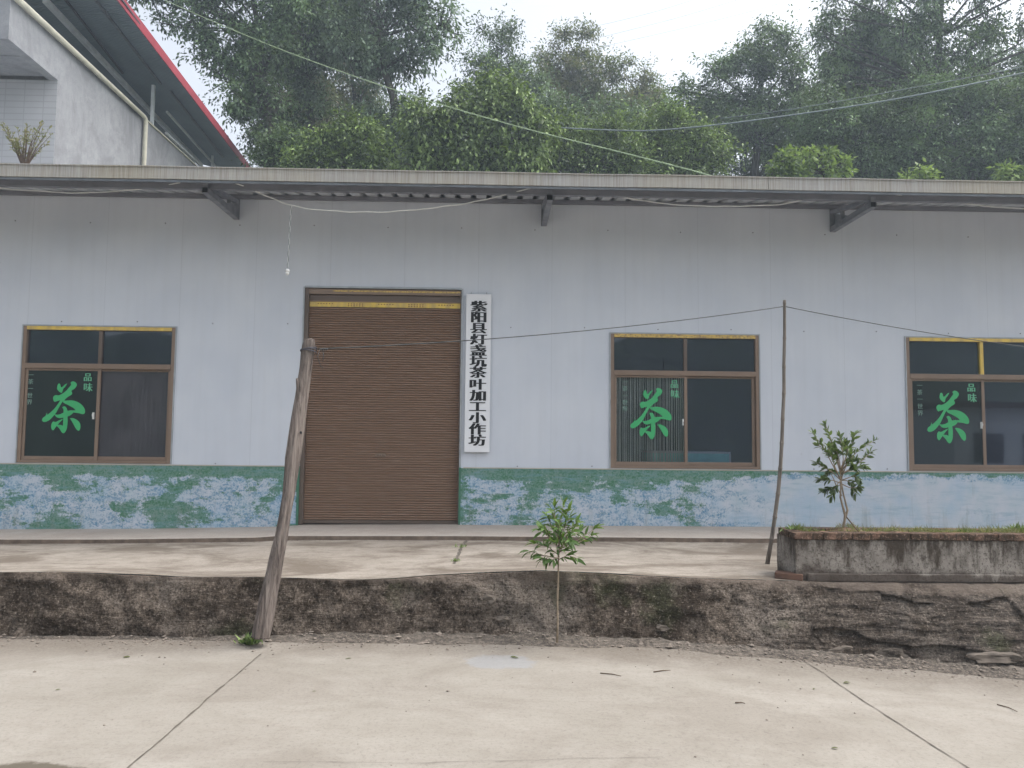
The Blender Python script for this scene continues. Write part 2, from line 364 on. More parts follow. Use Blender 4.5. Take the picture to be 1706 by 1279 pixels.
def mat_ground():
    t = NT('hill_soil'); v = t.coord(); n = t.noise(v, .8, 7, .7)
    t.bsdf(t.ramp(n, [(.3, lin(36, 42, 28)), (.5, lin(62, 70, 42)), (.7, lin(84, 80, 56))]), .95, t.noise(v, 6, 5), .8, .1); M['hill_soil'] = t.m
    t = NT('far_canopy'); v = t.coord(); n = t.noise(v, .7, 8, .75)
    t.bsdf(t.ramp(n, [(.35, lin(30, 44, 34)), (.6, lin(70, 88, 64))]), .95, n, 1, .6); M['far_canopy'] = t.m
mat_ground()

# ------------------------------------------------------------------ mesh helpers
class MB:
    def __init__(s): s.v = []; s.f = []; s.sm = False
    def add(s, vs, fs):
        o = len(s.v); s.v += [tuple(x) for x in vs]; s.f += [tuple(i + o for i in f) for f in fs]; return s
    def box(s, x0, x1, y0, y1, z0, z1):
        if x0 > x1: x0, x1 = x1, x0
        if y0 > y1: y0, y1 = y1, y0
        if z0 > z1: z0, z1 = z1, z0
        vs = [(x, y, z) for z in (z0, z1) for y in (y0, y1) for x in (x0, x1)]
        return s.add(vs, [(0, 2, 3, 1), (4, 5, 7, 6), (0, 1, 5, 4), (2, 6, 7, 3), (0, 4, 6, 2), (1, 3, 7, 5)])
    def prism(s, poly, vec):                       # planar polygon swept along vec
        n = len(poly); vec = Vector(vec); a = [Vector(p) for p in poly]
        return s.add(a + [p + vec for p in a], [tuple(range(n))[::-1], tuple(range(n, 2 * n))] + [(i, (i + 1) % n, n + (i + 1) % n, n + i) for i in range(n)])
    def bar(s, a, b, w, h=None, up=(0, 0, 1)):
        a, b = Vector(a), Vector(b); h = h or w; d = (b - a).normalized(); u = Vector(up)
        if abs(d.dot(u)) > .98: u = Vector((0, 1, 0))
        r = d.cross(u).normalized(); u = r.cross(d)
        c = [r * w / 2 + u * h / 2, -r * w / 2 + u * h / 2, -r * w / 2 - u * h / 2, r * w / 2 - u * h / 2]
        return s.prism([a + k for k in c], b - a)
    def tube(s, pts, rad, n=8, cap=True, jit=0):
        pts = [Vector(p) for p in pts]
        if not isinstance(rad, (list, tuple)): rad = [rad] * len(pts)
        o = len(s.v); ref = None
        for i, p in enumerate(pts):
            d = (pts[min(i + 1, len(pts) - 1)] - pts[max(i - 1, 0)])
            d = d.normalized() if d.length > 1e-9 else Vector((0, 0, 1))
            if ref is None: ref = d.orthogonal().normalized()
            r = (ref - d * ref.dot(d)).normalized(); ref = r; u = d.cross(r)
            for k in range(n):
                a = 2 * math.pi * k / n; q = rad[i]
                if jit: q *= 1 + jit * noise.noise(Vector((math.cos(a) * 1.6, math.sin(a) * 1.6, i * .35)) + p * 3)
                s.v.append(tuple(p + (r * math.cos(a) + u * math.sin(a)) * q))
        for i in range(len(pts) - 1):
            for k in range(n):
                a, b = o + i * n + k, o + i * n + (k + 1) % n
                s.f.append((a, b, b + n, a + n))
        if cap:
            s.f.append(tuple(o + k for k in range(n))[::-1]); s.f.append(tuple(o + (len(pts) - 1) * n + k for k in range(n)))
        return s
    def build(s, name, mat, parent=None, smooth=False, bevel=0):
        me = bpy.data.meshes.new(name); me.from_pydata(s.v, [], s.f); me.validate(); me.update()
        o = bpy.data.objects.new(name, me); COL.objects.link(o)
        me.materials.append(M[mat] if isinstance(mat, str) else mat)
        if smooth: me.polygons.foreach_set('use_smooth', [True] * len(me.polygons))
        if bevel:
            b = o.modifiers.new('bevel', 'BEVEL'); b.width = bevel; b.segments = 2; b.limit_method = 'ANGLE'
        if parent: o.parent = parent; o.matrix_parent_inverse = parent.matrix_basis.inverted()
        return o
def tag(o, label, cat, group=None):
    o['label'] = label; o['category'] = cat
    if group: o['group'] = group
    return o
def struct(o, kind='structure', label=None):
    o['kind'] = kind
    if label: o['label'] = label
    return o
def empty(name, loc=(0, 0, 0)):
    o = bpy.data.objects.new(name, None); COL.objects.link(o); o.location = loc; o.empty_display_size = .2; return o
def thing(name, label, cat, loc=(0, 0, 0), group=None):
    return tag(empty(name, loc), label, cat, group)
def fbm(x, y, z, o=4):
    return noise.fractal(Vector((x, y, z)), 1.0, 2.0, o)
def grid(us, vs, fn):
    b = MB(); nu, nv = len(us), len(vs)
    b.v = [tuple(fn(u, v)) for v in vs for u in us]
    b.f = [(j * nu + i, j * nu + i + 1, (j + 1) * nu + i + 1, (j + 1) * nu + i) for j in range(nv - 1) for i in range(nu - 1)]
    return b
def lsp(a, b, n): return [a + (b - a) * i / (n - 1) for i in range(n)]

# ------------------------------------------------------------------ ground, road, apron
def zroad(X): 
    t = min(max((X - .3) / 5.5, 0), 1); return -0.22 * t * t * (3 - 2 * t)
def road_fn(x, y): return (x, y, zroad(x) + .006 * fbm(x * .5, y * .5, 0))
xs = sorted(set([-150, -60, -30, -15] + lsp(-9, 9, 91) + [15, 30, 60, 150])); ys = [-26, -20, -16, -12] + lsp(-9.5, -3.3, 44)
struct(grid(xs, ys, road_fn).build('road', 'road_concrete', smooth=True))
struct(MB().add([(-600, -600, -.5), (600, -600, -.5), (600, 600, -.5), (-600, 600, -.5)], [(0, 1, 2, 3)]).build('ground', 'hill_soil'))

WB = [(-40, at(0, 881, 0).z)] + [(at(a, b, 0).x, at(a, b, 0).z) for a, b in ((0, 881), (250, 880), (470, 876.5), (497, 874), (762, 873.5), (900, 874.5), (1290, 877), (1706, 882))] 
def zslab(X): return interp(X, WB)
def yslab(X): return interp(X, [(-6.5, -.88), (-1, -1.02), (6, -1.12)])
YE = -3.45
FE = [(at(a, b, YE).x, at(a, b, YE).z) for a, b in ((-300, 953), (0, 952), (100, 952), (200, 956), (300, 960), (450, 961), (600, 965), (660, 963), (720, 958), (800, 954), (900, 950), (960, 952), (1050, 957), (1150, 962), (1290, 966), (1400, 969), (1706, 972), (2000, 974))]
def zfront(X): return interp(X, FE)
xs2 = lsp(-16, 16, 321)
def slab_fn(x, v):   # v: 0 wall, .9 front, 1 riser bottom
    y0, y1 = .02, yslab(x)
    if v <= .9: return (x, y0 + (y1 - y0) * v / .9, zslab(x) - .012 * v)
    return (x, y1 - .006, zslab(x) - .012 - .06 * (v - .9) / .1)
simple('step_dirt', lin(104, 92, 82), .95, 0, .35, 10, .5)
struct(grid(xs2, [.901, .95, 1.0], lambda x, v: Vector(slab_fn(x, v)) + Vector((0, -.003, -.002))).build('kerb', 'step_dirt'), label='dirty brown riser of the slab step')
struct(grid(xs2, [0, .3, .6, .89, .9, .905, 1.0], slab_fn).build('pavement', 'slab_concrete'), label='raised concrete slab along the foot of the workshop wall')
def apron_fn(x, v):
    y0, y1 = yslab(x) + .02, YE
    z0, z1 = zslab(x) - .062, zfront(x)
    y = y0 + (y1 - y0) * v
    return (x, y, z0 + (z1 - z0) * v + .006 * fbm(x * 1.2, y * 2.5, 3))
struct(grid(xs2, lsp(0, 1, 24), apron_fn).build('path', 'apron_concrete', smooth=True), label='stained concrete apron between the workshop and the stone retaining wall')

# retaining wall, displaced stone and old mortar
BASE = []
for a, b in ((-300, 1030), (0, 1036), (60, 1036), (150, 1041), (300, 1050), (420, 1056), (550, 1059), (700, 1062), (800, 1058), (950, 1064), (1100, 1068), (1180, 1078), (1330, 1090), (1500, 1103), (1706, 1122), (2000, 1136)):
    p = atz(a, b, 0)
    for _ in range(8): p = atz(a, b, zroad(p.x))
    BASE.append((p.x, p.y))
def ybase(X): return min(interp(X, BASE), YE - .05)
def strat(x, z):
    tt = min(max((x - 1.9) / 1.0, 0), 1)
    zz = z + .035 * math.sin(x * 1.9) + .05 * fbm(x * .8, 0, 5)
    k = fbm(x * 1.6, 0, zz * 17, 5) * .5 + .8 * abs(fbm(x * .9 + 7, 3, zz * 9, 3))
    r = fbm(x * 5, 0, z * 5, 5); big = fbm(x * 1.5, 9, z * 2.5, 3)
    cellx = noise.cell(Vector((x * 2.6 + .8 * noise.noise(Vector((x * 2, z * 4, 0))), z * 9 + .6 * noise.noise(Vector((x * 3, 4, z * 3))), 1)))
    f2 = fbm(x * 3, 2, z * 26, 5)
    return (1 - tt) * (.034 * r + .05 * big) + tt * (.012 * k + .024 * r + .024 * big + .014 * f2 + .028 * (cellx - .5)) , tt
def wall_fn(x, v):
    zt, yt = zfront(x) - .002, YE
    zb, yb = zroad(x) - .06, ybase(x) - .03
    if v < 0: return (x, yt + .35, zt - .25)
    z = zt + (zb - zt) * v
    prof = v ** 1.3 if x < 2 else v ** .55
    if x >= 1.6:
        w = min((x - 1.6) / .6, 1); prof = (1 - w) * v ** 1.3 + w * v ** .6
    y = yt + (yb - yt) * prof
    d, tt = strat(x, z)
    ff = min(1, v * 9) 
    y -= d * ff * .9 + .01
    if v < .1: z += .004 * fbm(x * 9, v * 5, 1)
    return (x, y, z)
xw = lsp(-7.6, 7.2, 1100)
vv = [-1, 0] + lsp(.02, 1, 64)
rw = grid(xw, vv, wall_fn).build('retaining_wall', 'mossy_wall', smooth=True)
tag(rw, 'low weathered stone and mortar retaining wall, mossy brown, along the road edge', 'retaining wall')

# loose stones set in or fallen from the wall
def rock(name, c, sx, sy, sz, seed, mat='stone_grey'):
    import bmesh
    bm = bmesh.new(); bmesh.ops.create_icosphere(bm, subdivisions=3, radius=1)
    for v in bm.verts:
        n = v.co.normalized(); k = 1 + .32 * fbm(n.x * 1.4 + seed, n.y * 1.4, n.z * 1.4, 4)
        q = Vector((max(-.8, min(.8, n.x)), max(-.8, min(.8, n.y)), max(-.75, min(.75, n.z)))) * k
        v.co = Vector((q.x * sx, q.y * sy, q.z * sz)) + Vector(c)
    me = bpy.data.meshes.new(name); bm.to_mesh(me); bm.free(); me.materials.append(M[mat])
    o = bpy.data.objects.new(name, me); COL.objects.link(o); return o
def wallpt(px, py):
    # where the ray meets the wall's sloping front
    best = None
    for i in range(60):
        Y = -4.6 + i * .02
        p = at(px, py, Y)
        z0 = zroad(p.x); yb = ybase(p.x); t = (p.z - z0) / max(.1, zfront(p.x) - z0)
        yy = yb + (YE - yb) * max(0, min(1, t))
        if best is None or abs(yy - Y) < best[0]: best = (abs(yy - Y), p)
    return best[1]
for (px, py, sx, sy, sz, lab) in ((812, 998, .095, .07, .05, 'rounded grey stone set in the retaining wall left of the sapling'),
        (838, 1031, .075, .06, .03, 'small flat stone low in the retaining wall left of the sapling'),
        (1105, 1046, .075, .06, .032, 'pale flat stone at the foot of the wall right of the sapling'),
        (1010, 1054, .15, .07, .03, 'long flat slab of rock at the wall foot beside the sapling'),
        (1485, 1088, .2, .08, .06, 'long ochre stone at the foot of the wall below the planter'),
        (1400, 1083, .16, .07, .045, 'purplish flat stone at the foot of the wall below the planter corner'),
        (1655, 1095, .26, .09, .055, 'broad brown stone at the wall foot near the right edge of the photo'),
        (1655, 1015, .09, .06, .05, 'rust brown block of stone high in the wall under the planter right end'),
        (965, 1050, .06, .05, .035, 'small crumbled mortar lump at the base of the wall by the sapling')):
    p = wallpt(px, py)
    tag(rock('stone', (p.x, p.y + .03, p.z), sx, sy, sz, px * .37, 'wall_stone'), lab, 'stone', 'stones in the retaining wall')

# slab joints in the road (open joints filled with dirt)
simple('joint_dirt', lin(92, 86, 78), .95, 0, .3, 20, .5)
def joint(name, pts, wid, label, mat='joint_dirt', zf=None):
    P = [Vector(p) for p in pts]; b = MB(); L = []; N = 90
    seg = [0]
    for i in range(1, len(P)): seg.append(seg[-1] + (P[i] - P[i - 1]).length)
    for k in range(N):
        s = seg[-1] * k / (N - 1)
        q = Vector([float(np.interp(s, seg, [p[j] for p in P])) for j in range(3)])
        L.append(q)
    for k, q in enumerate(L):
        d = (L[min(k + 1, N - 1)] - L[max(k - 1, 0)]).normalized(); r = Vector((-d.y, d.x, 0))
        off = .012 * fbm(q.x * 3, q.y * 3, 8) ; ww = wid * (1 + 1.1 * fbm(q.x * 7, q.y * 7, 2))
        ww = max(ww, wid * .25)
        for sgn in (-1, 1):
            a = q + r * (off + sgn * ww / 2); z = zf(a.x, a.y) + .004
            b.v.append((a.x, a.y, z))
    b.f = [(2 * k, 2 * k + 1, 2 * k + 3, 2 * k + 2) for k in range(N - 1)]
    return struct(b.build(name, mat), label=label)
zr = lambda x, y: road_fn(x, y)[2]
joint('road_joint', [atz(150, 1335, 0), atz(215, 1279, 0), atz(330, 1178, 0), atz(435, 1090, 0)], .009, 'dark open joint across the concrete road left of centre', zf=zr)
joint('road_joint', [atz(1330, 1106, -.12), atz(1430, 1182, -.15), atz(1560, 1279, -.18), atz(1640, 1340, -.2)], .008, 'open joint across the concrete road on the right', zf=zr)
joint('road_joint', [atz(440, 1270, 0), atz(700, 1273, 0), atz(1100, 1277, -.05)], .002, 'hairline crack along the near edge of the road', zf=zr)
def zap(x, y):
    v = (y - (yslab(x) + .02)) / (YE - (yslab(x) + .02)); return apron_fn(x, v)[2] + .001
joint('apron_crack', [atz(778, 902, .42), atz(768, 920, .43), atz(757, 945, .45)], .03, 'weedy crack across the concrete apron', zf=zap)

# ------------------------------------------------------------------ the tea workshop
WS = thing('workshop', 'long low grey metal clad tea workshop with green and blue painted dado', 'building')
PX = lambda px, py: at(px, py, 0)
ZD = (at(0, 773, 0).z + at(1706, 788, 0).z) / 2          # dado top
ZTOP = 4.69
XL, XR = -15.0, 15.0; DEPTH = 7.0
door = dict(x0=PX(502, 680).x, x1=PX(767, 680).x, z1=PX(640, 481).z)
wins = []
for (l, t, r, b) in ((34, 543, 289, 772), (1017, 558, 1265, 781), (1511, 563, 1763, 785)):
    my = (t + b) / 2
    wins.append((PX(l, my).x, PX(r, my).x, PX((l + r) / 2, b).z, PX((l + r) / 2, t).z))
wz0 = sum(w_[2] for w_ in wins) / 3; wz1 = sum(w_[3] for w_ in wins) / 3
wins = [(a, b, max(ZD + .012, wz0), wz1) for a, b, c, d in wins]
# extra window further left and right are out of frame
b = MB(); cuts = [(XL, 0)]
ops = sorted([(door['x0'], door['x1'], -1, door['z1'])] + [(a, b_, c, d) for a, b_, c, d in wins])
x = XL
for (a, b_, c, d) in ops:
    b.box(x, a, 0, .10, ZD, ZTOP)
    b.box(a, b_, 0, .10, d, ZTOP)
    if c > ZD + .001: b.box(a, b_, 0, .10, ZD, c)
    x = b_
b.box(x, XR, 0, .10, ZD, ZTOP)
b.build('wall', 'wall_panel', WS)
# dado: rendered brickwork, slightly proud
b = MB()
def dado_seg(x0, x1):
    n = max(2, int((x1 - x0) / .1)); X = lsp(x0, x1, n); o = len(b.v)
    for x_ in X:
        y = -.022 + .003 * fbm(x_ * 2, 1, 1)
        b.v += [(x_, .12, -.3), (x_, y, -.3), (x_, y - .002, ZD), (x_, .12, ZD + .002)]
    for i in range(n - 1):
        for k in range(3):
            a = o + i * 4 + k; b.f.append((a, a + 4, a + 5, a + 1))
    b.f += [(o, o + 1, o + 2, o + 3), (o + (n - 1) * 4 + 3, o + (n - 1) * 4 + 2, o + (n - 1) * 4 + 1, o + (n - 1) * 4)]
xdl = PX(474, 830).x
dado_seg(XL, door['x0'] - .02); dado_seg(door['x1'] + .02, XR)
b.build('dado', 'dado_paint', WS)
b = MB(); b.box(XL, door['x0'] - .02, -.030, -.003, ZD, ZD + .012); b.box(door['x1'] + .05, XR, -.030, -.003, ZD, ZD + .012)
b.build('dado_ledge', 'pale_sealant', WS)
# shell
b = MB(); b.box(XL, XR, DEPTH - .1, DEPTH, -.4, 5.6)
b.box(XL, XL + .1, .11, DEPTH - .1, -.4, 4.9); b.box(XR - .1, XR, .11, DEPTH - .1, -.4, 4.9)
b.box(XL + .1, -3.2, 2.6, 2.7, 0.4, 4.6); b.box(1.2, XR - .1, 3.6, 3.7, .4, 4.6)
b.build('rear_wall', 'interior_wall', WS)
MB().box(XL + .1, XR - .1, .13, DEPTH - .1, .30, .47).build('interior_floor', 'interior_floor', WS)

# corrugated roof sheet, underside seen in front of the wall
EY = -1.20
ZE = at(640, 303, EY).z - .01
ZW = 4.70
SL = (ZW - ZE) / (0 - EY)
def roofprof(x):
    t = (x / .2) % 1.0
    return .030 * max(0, min(1, (abs(t - .5) < .16) * 1.0, )) if True else 0
b = MB(); X = []
k = math.floor(XL / .2)
while k * .2 < XR + .3:
    for q, h in ((0, 0), (.30, 0), (.40, 1), (.60, 1), (.70, 0)):
        X.append(((k + q) * .2, h * .045))
    k += 1
yy = [EY, 0.0, DEPTH + .3]
for y in yy:
    for (x_, h) in X: b.v.append((x_, y, ZE + (y - EY) * SL + h))
n = len(X)
for j in range(2):
    for i in range(n - 1):
        a = j * n + i; b.f.append((a, a + 1, a + n + 1, a + n))
b.build('roof', 'roof_sheet', WS)
# gutter / fascia in three lengths, straight run
XG = [XL, at(335, 290, EY).x, at(900, 300, EY).x, at(1275, 305, EY).x, XR]
GT = (at(0, 272, EY - .1).z + at(1706, 302, EY - .1).z) / 2
GB = (at(0, 295, EY - .1).z + at(1706, 321, EY - .1).z) / 2
for i in range(4):
    b = MB(); x0, x1 = XG[i] + (.0015 if i else 0), XG[i + 1] - .0015
    y0 = EY - .10 - .002 * (i % 2)
    prof = [(y0, GB), (y0, GT - .012), (y0 - .012, GT - .012), (y0 - .012, GT), (y0 + .012, GT), (y0 + .012, GB + .02), (EY - .004, GB + .02), (EY - .004, GT - .05), (EY + .008, GT - .05), (EY + .008, GB)]
    N = max(2, int((x1 - x0) / .25)); Xs = lsp(x0, x1, N); m_ = len(prof)
    for x_ in Xs:
        dz = .006 * fbm(x_ * .7, 0, 4) 
        b.v += [(x_, y + .004 * fbm(x_ * 1.3, 1, 1), z + dz) for y, z in prof]
    for j in range(N - 1):
        for q in range(m_):
            b.f.append((j * m_ + q, j * m_ + (q + 1) % m_, (j + 1) * m_ + (q + 1) % m_, (j + 1) * m_ + q))
    b.f += [tuple(range(m_)), tuple(range((N - 1) * m_, N * m_))[::-1]]
    b.build('gutter', 'gutter_streaked', WS)
# lower drip lip under the gutter
MB().box(XL, XR, EY - .085, EY - .07, GB - .028, GB - .002).build('drip_edge', 'grey_steel', WS)
# purlins and wall head flashing
MB().box(XL, XR, -1.06, -1.0, ZE + .14 * SL - .085, ZE + .14 * SL - .004).build('purlin', 'flash_grey', WS)
MB().box(XL, XR, -.045, -.004, ZW - .062, ZW - .010).build('wall_flashing', 'flash_grey', WS)
# brackets
for (px, wpx) in ((395, 18), (906, 12), (1386, 16)):
    x_ = PX(px, 350).x; e = WS
    zb = PX(px, 366 + (px - 395) * .021).z
    r = empty('bracket', (x_, 0, zb)); r.parent = WS
    hw = .035
    zt = ZW - .065
    MB().box(x_ - hw, x_ + hw, -.016, -.004, zb, zt).build('wall_plate', 'bracket_grey', r)
    zf = at(px, 340, -1.08).z
    zf = zb - .01
    # bottom chord (hollow box section) and top chord following the roof
    b = MB(); 
    for s in (-1, 1): b.box(x_ + s * hw - .002 if s > 0 else x_ - hw, x_ + hw if s > 0 else x_ - hw + .002 + .0, -1.1, -.017, zb, zb + .07)
    b.box(x_ - hw, x_ + hw, -1.1, -.017, zb, zb + .004); b.box(x_ - hw, x_ + hw, -1.1, -.017, zb + .066, zb + .07)
    b.build('arm', 'bracket_grey', r)
    MB().box(x_ - hw + .004, x_ + hw - .004, -1.085, -1.08, zb + .005, zb + .065).build('hollow_shade', 'shadow_hollow', r)  # dark plate painted in for the shade inside the hollow arm
    MB().bar((x_, -1.09, zb + .10), (x_, -.02, zt - .04), .06, .05).build('rafter', 'bracket_grey', r)
    MB().bar((x_, -.30, zb + .07), (x_, -.30, zb + .07 + .16), .04, .04).build('strut', 'bracket_grey', r)
    g = MB(); g.prism([(x_ + .028, -.018, zb + .071), (x_ + .028, -.5, zb + .071), (x_ + .028, -.018, zt - .06)], (.004, 0, 0)).build('gusset', 'bracket_grey', r)

# roller door
D = door; x0, x1, z1 = D['x0'], D['x1'], D['z1']
rd = empty('roller_door', ((x0 + x1) / 2, 0, zslab(-1.5))); rd.parent = WS
zb0 = zslab((x0 + x1) / 2)
zc = PX(640, 509).z; ztap0, ztap1 = PX(640, 512).z, PX(640, 502).z
b = MB(); pitch = .0305; n = int((zc - zb0) / pitch); YD = .055
prof = [(0, .020), (.006, .021), (.008, .004), (.011, -.004), (.016, -.007), (.022, -.006), (.0275, .004), (.0295, .018)]
xa, xb = x0 + .055, x1 - .02
P = []
z = zb0 + .045
while z < z1 - .16:
    for dz, dy in prof: P.append((YD + dy, z + dz))
    z += pitch
for (y, z) in P: b.v += [(xa, y, z), (xb, y, z)]
b.f = [(2 * i, 2 * i + 1, 2 * i + 3, 2 * i + 2) for i in range(len(P) - 1)]
b.build('shutter', 'shutter_brown', rd, smooth=False)
MB().box(xa, xb, YD - .012, YD + .02, zb0 + .004, zb0 + .045).build('bottom_bar', 'brown_dark', rd, bevel=.003)
ztp = P[-1][1]
MB().box(x0 + .03, x1 - .012, .05, .10, ztp - .01, ztp + .07).build('shutter_lintel', 'brown_dark', rd)
MB().box(x0 + .03, x1 - .012, .012, .09, ztp + .075, z1 - .005).build('shutter_box', 'brown_aluminium', rd)
MB().box(x0 + .004, x0 + .055, .002, .10, zb0, z1).build('guide_rail', 'brown_dark', rd)
MB().box(x1 - .02, x1 - .004, .002, .10, zb0, z1).build('guide_rail', 'brown_dark', rd)
b = MB(); b.box(x0 - .012, x0 + .004, -.02, .1, ZD + .01, z1 + .012); b.box(x0 + .0045, x1 - .0045, -.02, .1, z1 + .0, z1 + .022)
b.box(x1 - .004, x1 + .016, -.02, .1, ZD + .01, z1 + .012)
b.build('door_frame', 'galvanised', rd)
simple('dado_green', lin(66, 112, 92), .7, 0, .15, 8, .2)
MB().box(x0 - .020, x0 + .004, -.035, .1, zb0 - .05, ZD + .008).build('door_jamb', 'dado_green', rd)
MB().box(x1 - .004, x1 + .020, -.035, .1, zb0 - .05, ZD + .008).build('door_jamb', 'dado_green', rd)
tp = MB().box(xa + .002, xb - .002, YD - .0085, YD - .006, ztp - .085, ztp - .022).build('film_strip', 'yellow_film', rd)
simple('film_print', lin(120, 70, 40), .6)
b = MB()
for k in range(5):
    cx = xa + (xb - xa) * (.1 + .2 * k)
    for r_ in range(2 if k % 2 else 1):
        for q in range(6):
            zz = ztp - .045 - .024 * r_ ; xx = cx - .09 + q * .036
            b.box(xx, xx + .014, YD - .0105, YD - .009, zz - .006, zz + .006)
b.build('film_lettering', 'film_print', tp)
MB().box(xa + .3, xb - .002, .008, .010, ztp + .105, ztp + .125).build('film_strip', 'old_film', rd)
lk = PX(633, 758)
l = MB().box(lk.x - .065, lk.x + .065, YD - .014, YD - .004, lk.z - .022, lk.z + .022).build('lock', 'brown_aluminium', rd, bevel=.003)
MB().tube([(lk.x, YD - .022, lk.z), (lk.x, YD - .014, lk.z)], .010, 12).box(lk.x - .045, lk.x - .02, YD - .016, YD - .0145, lk.z - .008, lk.z + .008).box(lk.x + .02, lk.x + .045, YD - .016, YD - .0145, lk.z - .008, lk.z + .008).build('keyhole', 'brown_dark', l)

# ---- text helper: characters become meshes
def glyphs(items, name, mat, parent, xscale=1.0, offset=0.0, smear=(0.0,), ext=.002):
    b = MB(); dg = None
    for (ch, x_, y_, z_, size) in items:
        cu = bpy.data.curves.new('t', 'FONT'); cu.body = ch; cu.size = 1.0; cu.align_x = 'CENTER'; cu.align_y = 'CENTER'
        cu.offset = offset; cu.resolution_u = 3
        o = bpy.data.objects.new('t', cu); COL.objects.link(o)
        bpy.context.view_layer.update()
        dg = bpy.context.evaluated_depsgraph_get()
        me = bpy.data.meshes.new_from_object(o.evaluated_get(dg))
        V_ = [v.co.copy() for v in me.vertices]; Fs = [tuple(p.vertices) for p in me.polygons]
        bpy.data.objects.remove(o)
        if not V_: continue
        cx = (min(v.x for v in V_) + max(v.x for v in V_)) / 2; cy = (min(v.y for v in V_) + max(v.y for v in V_)) / 2
        if ch == '一': pass
        for k, dx in enumerate(smear):
            b.add([(x_ + ((v.x - cx) + dx) * size * xscale, y_ - .0006 * k, z_ + (v.y - cy) * size) for v in V_], [f[::-1] for f in Fs] if False else Fs)
    return b.build(name, mat, parent)

# calligraphic tea character traced from the sticker, in a 0..1 box (x right, y down), 960 px = 1
TEA = [
 [(450,318),(470,303),(490,320),(505,375),(535,360),(575,318),(610,305),(575,365),(545,400),(530,455),(515,470),(480,450),(450,420),(436,385)],
 [(665,290),(700,265),(745,275),(778,310),(775,345),(735,400),(690,430),(705,470),(695,500),(640,535),(590,580),(575,603),(545,625),(480,745),(440,825),(350,935),(290,975),(235,985),(205,955),(225,905),(262,880),(280,815),(292,860),(350,810),(420,735),(505,600),(440,620),(405,628),(380,590),(378,545),(415,510),(470,515),(540,480),(600,430),(635,385),(680,320)],
 [(560,612),(600,605),(700,600),(790,620),(870,665),(930,735),(945,790),(935,830),(905,842),(840,825),(735,812),(700,800),(720,780),(780,775),(740,735),(640,680),(560,640)],
 [(415,850),(470,855),(530,840),(600,800),(700,775),(740,790),(735,825),(690,865),(645,885),(570,905),(500,915),(450,895)],
 [(545,725),(575,705),(610,720),(635,770),(645,800),(645,885),(652,960),(648,1060),(640,1110),(612,1165),(585,1180),(555,1160),(520,1105),(465,1050),(480,1035),(540,1035),(572,1050),(574,915),(572,815),(568,760)],
 [(410,975),(440,985),(500,955),(565,925),(560,945),(520,985),(470,1050),(440,1090),(410,1130),(385,1115),(370,1070),(375,1015),(395,980)],
 [(690,915),(740,912),(800,935),(850,975),(875,1020),(878,1090),(862,1128),(838,1130),(800,1095),(750,1010)],
]
def tea(name, x, z, s, y, parent, mat='decal_green'):
    # s: metres per source pixel
    b = MB()
    for layer, poly in enumerate(TEA):
        cu = bpy.data.curves.new('tea', 'CURVE'); cu.dimensions = '2D'; cu.fill_mode = 'BOTH'; cu.resolution_u = 3
        sp = cu.splines.new('BEZIER'); sp.bezier_points.add(len(poly) - 1); sp.use_cyclic_u = True
        n = len(poly)
        for i, (a, b_) in enumerate(poly):
            bp = sp.bezier_points[i]; bp.co = (a - 577, 722 - b_, 0)
            p0, p1_ = Vector(poly[i - 1]), Vector(poly[(i + 1) % n]); t_ = (p1_ - p0); q = Vector((a, b_))
            t_ = t_.normalized() if t_.length else Vector((1, 0))
            a1 = (q - p0).length * .3; a2 = (p1_ - q).length * .3
            v1, v2 = (q - p0), (p1_ - q)
            if v1.length and v2.length and v1.normalized().dot(v2.normalized()) < 0.1: a1 *= .15; a2 *= .15
            bp.handle_left_type = bp.handle_right_type = 'FREE'
            bp.handle_left = (a - 577 - t_.x * a1, 722 - (b_ - t_.y * a1), 0); bp.handle_right = (a - 577 + t_.x * a2, 722 - (b_ + t_.y * a2), 0)
        o = bpy.data.objects.new('tea', cu); COL.objects.link(o); bpy.context.view_layer.update()
        me = bpy.data.meshes.new_from_object(o.evaluated_get(bpy.context.evaluated_depsgraph_get()))
        b.add([(x + v.co.x * s, y - .0004 * layer, z + v.co.y * s) for v in me.vertices], [tuple(p.vertices) for p in me.polygons])
        bpy.data.objects.remove(o)
    return b.build(name, mat, parent)

